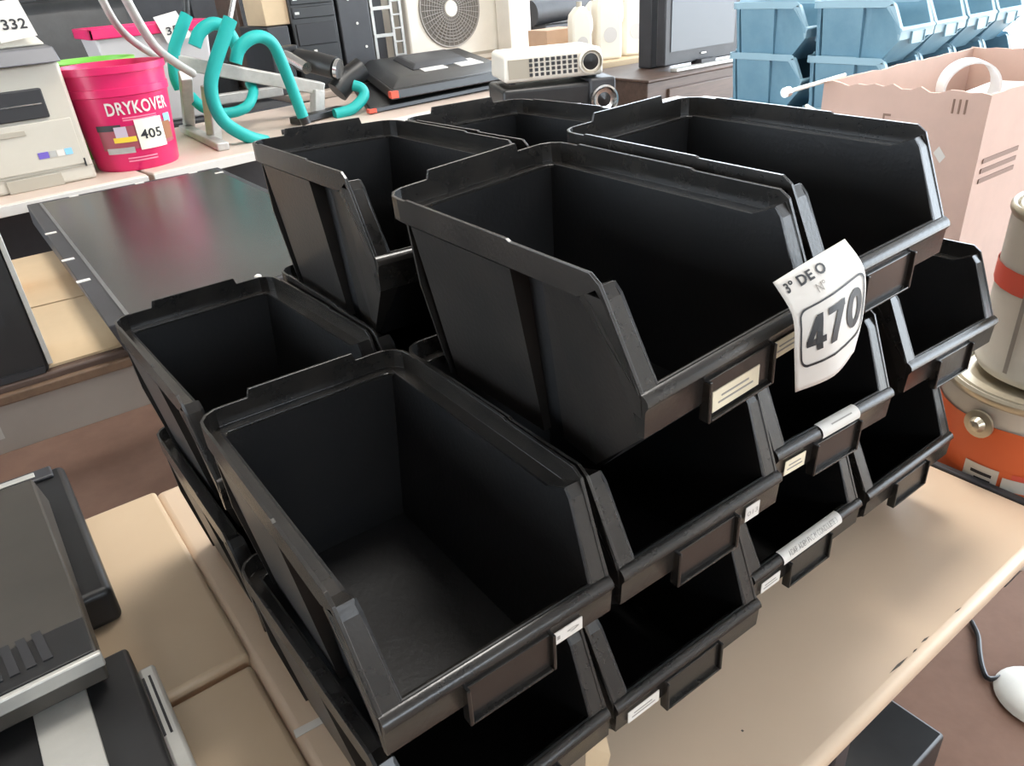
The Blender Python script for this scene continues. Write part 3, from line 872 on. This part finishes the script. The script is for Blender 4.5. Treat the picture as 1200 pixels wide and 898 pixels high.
mt('roller_pad', [(350, 70, 2.7), (372, 74, 2.62), (394, 80, 2.55)], .040, M_DARK, 16, False)
mt('pad_cap', [(394, 80, 2.55), (398, 81, 2.54)], .036, M_CHROME, 16, False)
mt('roller_pad', [(395, 108, 2.58), (408, 92, 2.58), (424, 80, 2.58)], .042, M_DARK, 16, False)
mt('crank_shaft', [(330, 62, 2.75), (360, 80, 2.6)], .022, M_CHROME)
beam('pedal', aty(325, 60, 2.75), aty(345, 56, 2.75), .03, .012, M_DARK)
tl = thing('screwdriver', 'red handled tool lying on the table by the exercise machine foot', 'tool', tuple(at(365, 151, B3)))
lo = Vector(tl.location)
MB().tube([at(352, 153, B3 + .012) - lo, at(392, 146, B3 + .012) - lo], .011, 10).build('handle', M_RED, tl, smooth=True)
MB().tube([at(330, 155, B3 + .010) - lo, at(354, 152, B3 + .011) - lo], .008, 10).build('head', M_DARK, tl, smooth=True)

# black sofa behind
sf = thing('sofa', 'black leather sofa behind the printer and buckets', 'sofa', (-.88, 3.75, 0))
MB().box(0, 1.9, 0, .75, .12, .62).build('base', M_LEATHER, sf, .03, 3)
for k in range(3):
    MB().box(.05 + .61 * k, .63 + .61 * k, -.02, .55, .62, .80).build('seat_cushion', M_LEATHER, sf, .06, 4)
    MB().hexa([(.05 + .61 * k, .45, .78), (.63 + .61 * k, .45, .78), (.63 + .61 * k, .72, .78), (.05 + .61 * k, .72, .78)], [(.05 + .61 * k, .58, 1.3), (.63 + .61 * k, .58, 1.3), (.63 + .61 * k, .78, 1.3), (.05 + .61 * k, .78, 1.3)]).build('back_cushion', M_LEATHER, sf, .06, 4)
for k in range(2):
    MB().box(-.2 + 1.9 * k, 0 + 2.1 * k, -.02, .75, .1, .98).build('armrest', M_LEATHER, sf, .05, 4)
for k in range(4):
    MB().box(.02 + 1.8 * (k % 2), .08 + 1.8 * (k % 2), .05 + .55 * (k // 2), .11 + .55 * (k // 2), 0, .12).build('foot', M_CHROME, sf)

cu_ = thing('cupboard_row', 'long charcoal cupboard along the rear wall behind the sofa', 'cupboard', (-1.6, 4.72, 0))
MB().box(0, 4.4, 0, .42, 0, 1.75).build('case', M_DARK2, cu_, .006)
for k in range(6):
    dr_ = MB().box(.03 + .73 * k, .72 + .73 * k, -.02, 0, .08, 1.70).build('door', M_DARK2, cu_, .005)
    MB().box(.64 + .73 * k, .66 + .73 * k, -.045, -.02, .90, 1.05).build('handle', M_SILVER, dr_, .004)

# ------------------------------------------------------------------ computer towers and condenser on a far table
FZ = .85
far = thing('far_table', 'wide pale table at the rear carrying the computer towers and fan unit', 'table', (1.25, 3.17, 0))
MB().box(0, 2.3, 0, .95, FZ - .03, FZ).build('table_top', M_T3, far, .004)
for sx in (.06, 2.24):
    for sy in (.06, .88):
        MB().box(sx - .02, sx + .02, sy - .02, sy + .02, 0, FZ - .03).build('leg', M_STEEL, far)
def tower(px0, px1, py, y, h, dpt, label, m, rz=0.0, kind=0):
    p0 = aty(px0, py, y); p1 = aty(px1, py, y)
    wd = (p1 - p0).length
    t = thing('computer_tower', label, 'computer', (p0.x, y, FZ), rz)
    MB().box(0, wd, 0, dpt, 0, h).build('case', m, t, .006)
    if kind == 0:
        z = h - .02
        for k in range(2):
            MB().box(.01, wd - .01, -.006, .0, z - .045, z).build('drive_bay', M_DARK, t, .004)
            MB().box(.02, .04, -.008, -.004, z - .028, z - .018).build('button', M_SILVER, t)
            z -= .055
        MB().box(.015, wd - .015, -.006, .0, z - .10, z - .01).build('front_recess', M_INK, t, .006)
        MB().box(.02, .035, -.007, .0, z - .135, z - .12).build('button', M_WHITE, t, .002)
        MB().box(.08, .095, -.007, .0, z - .135, z - .12).build('button', M_WHITE, t, .002)
        MB().box(.01, wd - .01, -.006, .0, .02, z - .15).build('lower_panel', M_DARK, t, .004)
    elif kind == 1:
        for k in range(3):
            MB().lathe([(.006, -.004), (.006, 0)], 12, (wd * .35 + .03 * k, -.001, h * (.78 - .22 * k)), axis='y').build('screw', M_WHITE, t)
    return t
tower(350, 402, 70, 3.25, .42, .35, 'black computer tower with two drive bays and white buttons', M_DARK, 0)
tower(406, 441, 73, 3.25, .46, .30, 'plain charcoal computer case side with white screws', M_DARK2, 0, 1)
tower(322, 347, 80, 3.25, .28, .35, 'low charcoal computer case beneath the tan carton', M_DARK2, 0, 2)
p0 = aty(330, 6, 3.3)
tag(MB().box(p0.x - .10, p0.x + .045, 3.27, 3.5, FZ + .283, FZ + .42).build('tan_carton', M_CARD2, None, .003), 'tan carton on top of the low charcoal computer case', 'carton')
p0 = aty(302, 70, 3.3)
tag(MB().box(max(p0.x - .05, 1.26), p0.x + .06, 3.62, 3.9, FZ + .0005, FZ + .42).build('brown_cabinet', M_BROWN, None, .003), 'brown wooden case standing behind the teal tubes', 'case')
# open rack
p0 = aty(443, 74, 3.35); p1 = aty(478, 72, 3.35)
rk = thing('open_rack', 'open grey metal rack frame between the charcoal case and the fan unit', 'rack', (p0.x, 3.35, FZ))
wd = p1.x - p0.x
for x in (.0, wd * .62, wd * .92):
    MB().box(x, x + .014, 0, .014, 0, .42).build('post', M_STEEL, rk)
for k in range(7):
    MB().box(wd * .62, wd * .94, -.004, .0, .03 + .06 * k, .037 + .06 * k).build('rung', M_STEEL, rk)
for k in range(3):
    MB().box(0, wd * .62, -.004, .004, .06 + .12 * k, .075 + .12 * k).build('crossbar', M_STEEL, rk)
MB().box(0, wd, .20, .22, 0, .42).build('back_plate', M_DARK2, rk)
# air conditioner condenser
p0 = aty(484, 80, 3.45); p1 = aty(606, 66, 3.45)
ac = thing('condenser_unit', 'off-white outdoor air conditioner unit with round fan grille', 'air conditioner', (p0.x, 3.45, FZ))
wd = p1.x - p0.x
MB().box(0, wd, 0, .28, 0, .56).build('case', M_OFFW, ac, .012, 3)
fc = aty(528, 10, 3.44); fx, fz = fc.x - p0.x, fc.z - FZ
MB().lathe([(.175, -.004), (.185, -.010), (.188, .0)], 48, (fx, 0, fz), axis='y').build('fan_rim', M_FANGREY, ac, smooth=True)
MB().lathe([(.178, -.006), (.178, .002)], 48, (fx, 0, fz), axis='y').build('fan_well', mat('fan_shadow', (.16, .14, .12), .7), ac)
for k in range(9):
    r_ = .04 + .015 * k
    MB().tube([(fx + r_ * math.cos(a_ * math.pi / 16), -.010, fz + r_ * math.sin(a_ * math.pi / 16)) for a_ in range(33)], .0022, 6, False).build('grille_ring', M_FANGREY, ac)
for k in range(36):
    a_ = 2 * math.pi * k / 36
    MB().tube([(fx + .03 * math.cos(a_), -.012, fz + .03 * math.sin(a_)), (fx + .178 * math.cos(a_), -.012, fz + .178 * math.sin(a_))], .0018, 5, False).build('grille_spoke', M_FANGREY, ac)
MB().lathe([(.036, -.018), (.04, -.012), (.04, -.006)], 24, (fx, 0, fz), axis='y').build('fan_hub', M_OFFW, ac, smooth=True)
MB().box(.02, wd - .02, -.004, .0, .03, .045).build('base_seam', M_BEIGED, ac)
# cream column / cabinet edge
p0 = aty(600, 70, 3.3); p1 = aty(621, 68, 3.3)
tag(MB().box(p0.x, p1.x + .02, 3.30, 3.42, FZ + .0005, 2.2).build('cream_post', M_OFFW, None, .006), 'cream painted post beside the outdoor unit', 'post')

# monitors lying face down
def lying_monitor(label, corners, z0, th, hump=True):
    t = thing('flat_monitor', label, 'monitor', (*corners[0][:2], z0))
    c0 = Vector((corners[0][0], corners[0][1], 0))
    q = [Vector((c[0], c[1], 0)) - c0 for c in corners]
    cen = sum(q, Vector()) / 4
    ins = lambda f, z: [cen + (v - cen) * f + Vector((0, 0, z)) for v in q]
    MB().hexa(ins(1, 0), ins(.985, th * .55)).build('screen_frame', M_DARK, t, .004)
    if hump:
        MB().hexa(ins(.97, th * .55), ins(.80, th)).build('rear_shell', M_DARK, t, .006)
        MB().hexa([v + (cen - v) * 0 for v in ins(.5, th)], ins(.42, th + .02)).build('mount_hump', M_DARK2, t, .006)
        for f1, f2 in ((.25, .12), (-.12, .02)):
            e1 = (q[1] - q[0]); e2 = (q[3] - q[0])
            c = cen + e1 * f1 * .8 - e2 * (.22 + f2 * .3)
            u1, u2 = e1 * .10, e2 * .11
            z = th + .003
            pp = [c - u1 - u2, c + u1 - u2, c + u1 + u2, c - u1 + u2]
            MB().hexa([p + Vector((0, 0, z - .02)) for p in pp], [p + Vector((0, 0, z)) for p in pp]).build('paper_sticker', M_WHITE, t)
    e1 = (q[1] - q[0]).normalized()
    MB().box(0, .03, -.004, .02, th * .1, th * .5).build('red_tape', M_RED, t)
    return t
def quad(pxs, z):
    return [at(x, y, z) for x, y in pxs]
z1 = B3 + .001
lying_monitor('lower black flat monitor beneath another, face down on the display table', quad([(432, 128), (600, 94), (585, 74), (412, 100)], B3 + .02), z1, .035, False)
lying_monitor('upper black flat monitor lying face down with white paper stickers', quad([(458, 110), (600, 84), (545, 62), (420, 80)], B3 + .06), z1 + .036, .06)

# projectors on their own stand
ps_ = table('projector_stand', 'small pale table under the two stacked projectors', 1.20, 1.735, 1.50, 1.98, B3, .03, M_T3, M_STEEL)
pb = at(602, 156, B3)
pj0 = thing('projector', 'black projector with chrome ringed lens under the white projector', 'projector', (pb.x, pb.y + .04, B3), math.radians(-25))
pj0.scale = (.93, .93, .93)
MB().box(0, .36, 0, .26, .008, .125).build('case', M_DARK, pj0, .012, 3)
MB().box(.285, .372, -.012, .26, .005, .135).build('lens_housing', M_DARK2, pj0, .010, 3)
MB().lathe([(.040, -.02), (.046, -.018), (.046, .0), (.034, .0), (.034, -.012), (.022, -.008), (.0, -.008)], 28, (.328, -.012, .07), axis='y', cap0=False).build('lens_ring', M_CHROME, pj0, smooth=True)
MB().lathe([(.030, -.006), (.0, -.014)], 24, (.328, -.012, .07), axis='y', cap0=False, cap1=False).build('lens', M_GLOSS, pj0, smooth=True)
MB().box(.215, .255, -.002, .0, .055, .064).build('badge', M_SILVER, pj0)
for sx in (.03, .33):
    for sy in (.03, .22):
        MB().lathe([(.012, 0), (.012, .01)], 12, (sx, sy, 0)).build('foot', M_INK, pj0)
pj1 = thing('projector', 'white projector with vent grille stacked on the black projector', 'projector', (pb.x + .012, pb.y + .045, B3 + .1265), math.radians(-25))
pj1.scale = (.90, .90, .88)
MB().hexa([(0, 0, .006), (.34, 0, .006), (.34, .24, .006), (0, .24, .006)], [(.005, .005, .095), (.335, .005, .095), (.335, .235, .095), (.005, .235, .095)]).build('case', M_OFFW, pj1, .014, 4)
MB().box(.015, .095, -.001, .004, .018, .078).build('vent_field', M_BEIGED, pj1)
for i in range(9):
    for j in range(4):
        x = .085 + i * .019
        MB().box(x, x + .011, -.002, .004, .022 + j * .015, .032 + j * .015).build('vent_slot', M_DARK2, pj1)
MB().lathe([(.036, -.018), (.040, -.016), (.040, .0), (.030, .0), (.030, -.010), (.0, -.006)], 28, (.292, -.0, .052), axis='y', cap0=False).build('lens_ring', M_OFFW, pj1, smooth=True)
MB().lathe([(.029, -.009), (.0, -.014)], 24, (.292, 0, .052), axis='y', cap0=False, cap1=False).build('lens', M_DARK, pj1, smooth=True)
for sx in (.03, .31):
    for sy in (.03, .21):
        MB().lathe([(.012, 0), (.012, .01)], 12, (sx, sy, 0)).build('foot', M_INK, pj1)

# ------------------------------------------------------------------ jugs on a brown bench
jb = thing('brown_bench', 'dark brown bench with tan top carrying white jugs and a television', 'table', (2.05, 2.67, 0), math.radians(-3))
MB().box(0, 1.5, 0, .46, .82, .85).build('table_top', M_CARD2, jb, .004)
MB().box(0.05, 1.5, .02, .05, .25, .82).build('front_panel', M_BROWN, jb, .004)
for sx in (.05, 1.43):
    for sy in (.07, .40):
        MB().box(sx - .02, sx + .02, sy - .02, sy + .02, 0, .82).build('leg', M_BROWN, jb)
def jug(px, py, y, h, r_, label):
    p = aty(px, py, y)
    t = thing('plastic_jug', label, 'jug', (p.x, y, .85), math.radians(-20), 'white plastic jugs on the brown bench')
    prof = [(-r_, 0), (r_, 0), (r_ * 1.0, h * .68), (r_ * .55, h * .88), (r_ * .28, h * .92), (-r_ * .28, h * .92), (-r_ * .9, h * .80), (-r_, h * .70)]
    MB().prism(prof, 'y', -r_ * .75, r_ * .75).build('body', M_JUG, t, r_ * .22, 3)
    MB().tube([(r_ * .95, 0, h * .45), (r_ * 1.25, 0, h * .55), (r_ * 1.15, 0, h * .75), (r_ * .6, 0, h * .84)], r_ * .16, 8).build('handle', M_JUG, t, smooth=True)
    MB().lathe([(r_ * .26, h * .90), (r_ * .26, h), (0, h)], 16, cap1=False).build('cap', M_BEIGED, t, smooth=True)
    MB().lathe([(r_ * .55, -r_ * .775), (r_ * .55, -r_ * .74)], 24, (0, 0, h * .34), axis='y').build('round_label', mat('pale_grey_print', (.62, .58, .54), .6), t)
    return t
jug(680, 70, 2.76, .27, .050, 'small white plastic jug nearest the brown carton')
jug(697, 70, 2.93, .28, .050, 'small white plastic jug set back behind the other jugs')
jug(711, 78, 2.74, .33, .064, 'large white plastic jug between the small jugs and the last jug')
jug(741, 74, 2.74, .33, .066, 'large white plastic jug beside the charcoal speaker box')
p0 = aty(650, 60, 3.0)
tag(MB().box(p0.x - .13, p0.x + .07, 2.90, 3.05, .8505, 1.0).build('brown_carton', M_CARD, None, .003), 'small brown carton beside the white jugs', 'carton')
p0 = aty(640, 12, 3.6)
tag(MB().tube([aty(622, 16, 3.6), aty(700, 2, 3.6)], .07, 16).build('rolled_mat', M_DARK2, None, smooth=True), 'dark rolled mat lying behind the brown carton', 'roll')
tag(MB().box(aty(622, 30, 3.6).x + .03, aty(700, 20, 3.6).x + .1, 3.5, 3.75, FZ + .0005, aty(660, 26, 3.6).z - .0).build('grey_cupboard', M_DARK2, None, .004), 'charcoal cupboard under the rolled mat', 'cupboard')

# television and dark speaker
p0 = aty(781, 84, 2.15); p1 = aty(858, 68, 2.15)
tvz = p0.z
tv2 = thing('television', 'black flat television with silver foot bar beside the white jugs', 'television', (p0.x, 2.15, tvz), math.radians(-2))
wd = p1.x - p0.x + .02
MB().box(-.015, wd, 0, .05, .02, .46).build('frame', M_DARK2, tv2, .006)
MB().box(.02, wd - .04, -.004, .01, .075, .43).build('screen', mat('grey_screen', (.09, .10, .115), .25), tv2)
MB().box(.0, wd - .01, -.06, -.02, 0, .014).build('foot_bar', M_SILVER, tv2, .003)
MB().box(wd * .4, wd * .6, -.03, .03, .0, .03).build('stand_neck', M_DARK2, tv2)
MB().box(wd * .45, wd * .52, -.006, -.003, .05, .056).build('badge', M_SILVER, tv2)
p2 = aty(763, 70, 2.28); p3 = aty(778, 66, 2.28)
sp = tag(MB().box(p2.x, p3.x + .05, 2.28, 2.36, tvz, tvz + .42).build('dark_speaker', M_DARK2, None, .006), 'tall charcoal speaker box between the jugs and the television', 'speaker')
ts = thing('television_stand', 'dark brown cabinet under the black television', 'cabinet', (p0.x - .12, 2.05, 0))
MB().box(-.1, wd + .45, 0, .46, .0, tvz - .012).build('body', M_BROWN, ts, .004)
MB().box(-.105, wd + .455, -.01, .465, tvz - .012, tvz - .001).build('top_board', M_BROWN, ts, .003)
for k in range(2):
    MB().box(.02 + k * (wd + .45) / 2, (wd + .45) / 2 - .02 + k * (wd + .45) / 2, -.012, 0, .06, tvz - .05).build('door', M_BROWN, ts, .003)

# ------------------------------------------------------------------ lower table at the right: paint cans, cardboard box
LZ = .63
lt = table('low_table', 'dark topped low table holding the paint cans and cardboard box', .745, 1.95, -.05, .66, LZ, .03, M_DARK2, M_DARK2, yin=.17, bevel=.004)
def can(name, label, c, r_, h, z0, parts):
    t = thing(name, label, 'paint can', (c[0], c[1], z0))
    MB().lathe([(r_ * .97, 0), (r_, .004), (r_, .010), (r_ * .985, .013), (r_ * .985, h - .013), (r_, h - .010), (r_ * 1.01, h - .003), (r_ * .99, h), (r_ * .95, h - .002), (r_ * .93, h - .008)], 56).build('body', M_CANW, t, smooth=True)
    MB().lathe([(r_ * .93, h - .007), (r_ * .90, h - .002), (r_ * .80, h - .001), (r_ * .77, h - .007), (r_ * .60, h - .008)], 48).build('lid', M_TIN, t, smooth=True)
    MB().lathe([(r_ * .99, h - .012), (r_ * 1.018, h - .008), (r_ * 1.018, h - .003), (r_ * .99, h)], 56, cap0=False, cap1=False).build('seam_ring', M_TIN, t, smooth=True)
    yw = math.atan2(CAM.y - c[1], CAM.x - c[0])
    def fn(u, v, dr=.0006):
        a_ = yw + u / r_
        return ((r_ + dr) * math.cos(a_), (r_ + dr) * math.sin(a_), v)
    for nm, u0, u1, v0, v1, m, dr in parts:
        N = 20
        vs = []
        for i in range(N + 1):
            u = u0 + (u1 - u0) * i / N
            vs += [fn(u, v0, dr), fn(u, v1, dr)]
        MB().add(vs, [(2 * i, 2 * i + 2, 2 * i + 3, 2 * i + 1) for i in range(N)]).build(nm, m, t, smooth=True)
    return t, fn
lc = (.829, .000)
rc = .098
c1, fn1 = can('paint_can', 'large orange and white paint can under another can', lc, rc, .212, LZ, [
    ('orange_band', -.25, .25, .012, .178, M_ORANGE, .0006),
    ('print_panel', -.048, -.012, .03, .128, M_CANW, .0012),
    ('print_panel', -.008, .07, .03, .122, M_CANW, .0012),
    ('print_line', -.040, -.018, .116, .120, M_INK, .0016), ('print_line', -.035, -.018, .109, .112, M_INK, .0016),
    ('print_line', .0, .05, .123, .129, M_RED, .0016), ('print_line', .0, .05, .104, .107, M_ORANGE, .0016),
    ('print_line', .0, .05, .088, .094, M_ORANGE, .0016), ('print_line', .0, .05, .070, .074, M_ORANGE, .0016)])
ear = fn1(-.043, .177, .002)
ea = MB().lathe([(.0, .012), (.006, .010), (.009, .004), (.016, .003), (.016, 0)], 20, (0, 0, 0), axis='x', cap1=False, cap0=False).build('handle_ear', M_TIN, c1, smooth=True)
ea.location = ear
ea.rotation_euler = (0, 0, math.atan2(ear[1], ear[0]))
c2, fn2 = can('paint_can', 'smaller white paint can with red band stacked on top', (.845, -.004), .080, .185, LZ + .213, [
    ('red_band', -.2, .2, .098, .122, M_RED, .0006),
    ('solder_seam', -.046, -.041, .012, .172, M_FANGREY, .0010)])
text_on('lettering', 'A.DL', lambda u, v: fn2(u, v, .0014), -.030, .020, .058, .070, M_INK, c2, .01)

# cardboard box with ragged rim and white plastic inside
BZ0, BZ1 = LZ + .001, 1.05
bx = thing('cardboard_box', 'open cardboard box with ragged rim holding white plastic parts', 'cardboard box', (1.30, .313, BZ0))
bw, bd, bh = .575, .30, BZ1 - BZ0
MB().box(0, bw, 0, bd, 0, .004).build('bottom', M_CARDPINK, bx)
def wall_strip(name, p, q, nrm, seed, amp):
    rr = random.Random(seed)
    N = 18
    mbb = MB()
    P, Q = Vector(p), Vector(q); nn = Vector(nrm) * .005
    zs = [bh + rr.uniform(-amp, amp) for _ in range(N + 1)]
    vs = []
    for i in range(N + 1):
        b_ = P + (Q - P) * i / N
        for d in (Vector(), nn):
            vs += [b_ + d, b_ + d + Vector((0, 0, zs[i]))]
    fs = []
    for i in range(N):
        k, l = 4 * i, 4 * i + 4
        fs += [(k, l, l + 1, k + 1), (k + 2, k + 3, l + 3, l + 2), (k + 1, l + 1, l + 3, k + 3)]
    fs += [(0, 1, 3, 2), (4 * N, 4 * N + 2, 4 * N + 3, 4 * N + 1)]
    mbb.add(vs, fs)
    return mbb.build(name, M_CARDPINK, bx)
sA = wall_strip('side', (0, 0, 0), (0, bd, 0), (1, 0, 0), 3, .005)
sB = wall_strip('side', (.0055, .0005, 0), (bw - .0055, .0005, 0), (0, 1, 0), 4, .003)
wall_strip('side', (.0055, bd - .0055, 0), (bw - .0055, bd - .0055, 0), (0, 1, 0), 5, .002)
wall_strip('side', (bw - .005, 0, 0), (bw - .005, bd, 0), (1, 0, 0), 6, .002)
for k in range(3):
    MB().box(.02, .15, -.0012, -.0002, bh - .115 - .017 * k, bh - .107 - .017 * k).build('printed_line', mat('brown_ink', (.25, .15, .11), .7), sB)
for k in range(3):
    MB().box(-.0012, -.0002, .035 + .010 * k, .038 + .010 * k, bh - .035, bh - .012).build('printed_line', mat('brown_ink', (.25, .15, .11), .7), sA)
MB().add([(-.0008, .060, bh - .118), (-.0008, .052, bh - .106), (-.0008, .066, bh - .090), (-.0008, .074, bh - .102)], [(0, 1, 2, 3)]).build('sticker', M_WHITE, sA)
text_on('lettering', 'E', lambda u, v: (-.0008, u, v), .175, .160, bh - .075, bh - .045, mat('brown_ink', (.25, .15, .11), .7), sA)
def ring(label, c, r_, w_, tilt):
    o = MB().lathe([(r_, -w_), (r_, w_), (r_ * .92, w_), (r_ * .92, -w_), (r_, -w_)], 32, axis='y', cap0=False, cap1=False).build('plastic_ring', M_CLEAR, None, smooth=True)
    o.location = c
    o.rotation_euler = tilt
    tag(o, label, 'plastic part')
ring('round white plastic ring sticking up inside the cardboard box', tuple(at(1136, 100, 1.04) + Vector((.03, .015, -.008))), .047, .03, (0, .1, -.9))
for k, (x, y, l) in enumerate([(1.50, .40, 'white plastic bracket lying beside the ring inside the cardboard box'), (1.66, .45, 'white plastic bracket deeper inside the cardboard box')]):
    br = thing('plastic_bracket', l, 'plastic part', (x, y, BZ1 - .065), .4 * k - .3)
    MB().box(-.10, .12, -.05, .05, 0, .014).build('flat', M_CLEAR, br, .004)
    MB().hexa([(-.10, -.05, -.09), (-.03, -.05, -.09), (-.03, .05, -.09), (-.10, .05, -.09)], [(-.10, -.05, 0), (-.085, -.05, 0), (-.085, .05, 0), (-.10, .05, 0)]).build('flange', M_CLEAR, br, .003)
    MB().hexa([(.03, -.05, -.09), (.12, -.05, -.09), (.12, .05, -.09), (.03, .05, -.09)], [(.10, -.05, 0), (.12, -.05, 0), (.12, .05, 0), (.10, .05, 0)]).build('flange', M_CLEAR, br, .003)
pf = MB().box(1.345, 1.82, .345, .58, BZ0 + .005, BZ1 - .145).build('packing_foam', M_WHITE, None, .01)
tag(pf, 'white packing block filling the lower cardboard box', 'packing')

# rods beside the blue bins
for (a0, a1, yy, lab) in (((922, 108), (990, 88), .80, 'thin white metal rod with capped end, beside the blue bins'), ((945, 124), (992, 112), .78, 'thin white metal rod below the capped rod, beside the blue bins')):
    q0, q1 = at(*a0, 1.05 if yy == .80 else 1.0), at(*a1, 1.052 if yy == .80 else 1.0)
    if yy != .80:
        q1 = Vector((1.303, .598, .985))
    r0 = thing('metal_rod', lab, 'rod', tuple(q0))
    MB().tube([(0, 0, 0), q1 - q0], .004, 8).build('shaft', M_OFFW, r0, smooth=True)
    if yy == .80:
        MB().lathe([(.009, -.006), (.009, .006)], 12, (0, 0, 0), axis='x').build('end_cap', M_CHROME, r0)

# ------------------------------------------------------------------ pale blue bins
bt = table('bin_table', 'grey steel table under the stacked blue bins', 1.74, 2.75, .64, 1.66, TZ, .03, M_STEEL, M_STEEL)
wc = at(846, 104, TZ + .05)
tag(MB().box(1.86, 2.02, 1.46, 1.62, TZ + .0005, TZ + .115).build('white_carton', M_WHITE, None, .004), 'white carton beyond the blue bins below the television', 'carton')
tag(MB().box(2.04, 2.14, 1.47, 1.60, TZ + .0005, TZ + .10).build('beige_carton', M_OFFW, None, .004), 'beige carton beside the white carton below the television', 'carton')
BLU = bin_meshes(M_BLUE, M_BLUERIM, M_BLUE)
lays = ('bottom', 'middle', 'top')
cols = ('first', 'second', 'third', 'fourth')
for l in range(3):
    for c in range(4):
        for r_ in range(2):
            if r_ == 1 and c > 0 and l < 2:
                continue
            if l == 0 and c > 1 and r_ == 0:
                pass
            T = (1.865 + .08 + .1676 * c + random.uniform(-.003, .003), .78 + .1258 + .2593 * r_, TZ + .1303 * l + .0002, random.uniform(-.01, .01), 0, 0)
            make_bin(BLU, 'blue_bin', 'pale blue %s-layer bin, %s column from the television, %s' % (lays[l], cols[c], ('row over the cardboard box' if r_ == 0 else 'rear row')), 'pale blue stacking bins behind the cardboard box', T)

# ------------------------------------------------------------------ small things on the floor
wp = at(1192, 812, 0)
pl = MB().lathe([(.0, .012), (.03, .013), (.065, .012), (.075, .004), (.07, .0)], 32, (0, 0, 0), cap0=False).build('white_disc', M_OFFW, None, smooth=True)
pl.location = (wp.x + .012, wp.y - .032, .001)
tag(pl, 'white plastic disc lying on the reddish floor', 'disc')
cb = MB().tube([(*at(x, y, .006)[:2], .006) for x, y in ((1138, 728), (1146, 745), (1148, 765), (1152, 785), (1160, 796), (1185, 792), (1202, 803), (1215, 820))], .005, 8).build('floor_cable', M_DARK, None, smooth=True)
tag(cb, 'thin dark cable snaking across the floor to the white disc', 'cable')
cr = at(985, 905, 0.3)
tag(MB().box(cr.x - .18, cr.x + .16, cr.y - .06, cr.y + .30, 0, .30).build('dark_box', M_DARK, None, .005), 'dark box on the floor below the table', 'crate')  # plain dark box filling the gap under the table's front edge
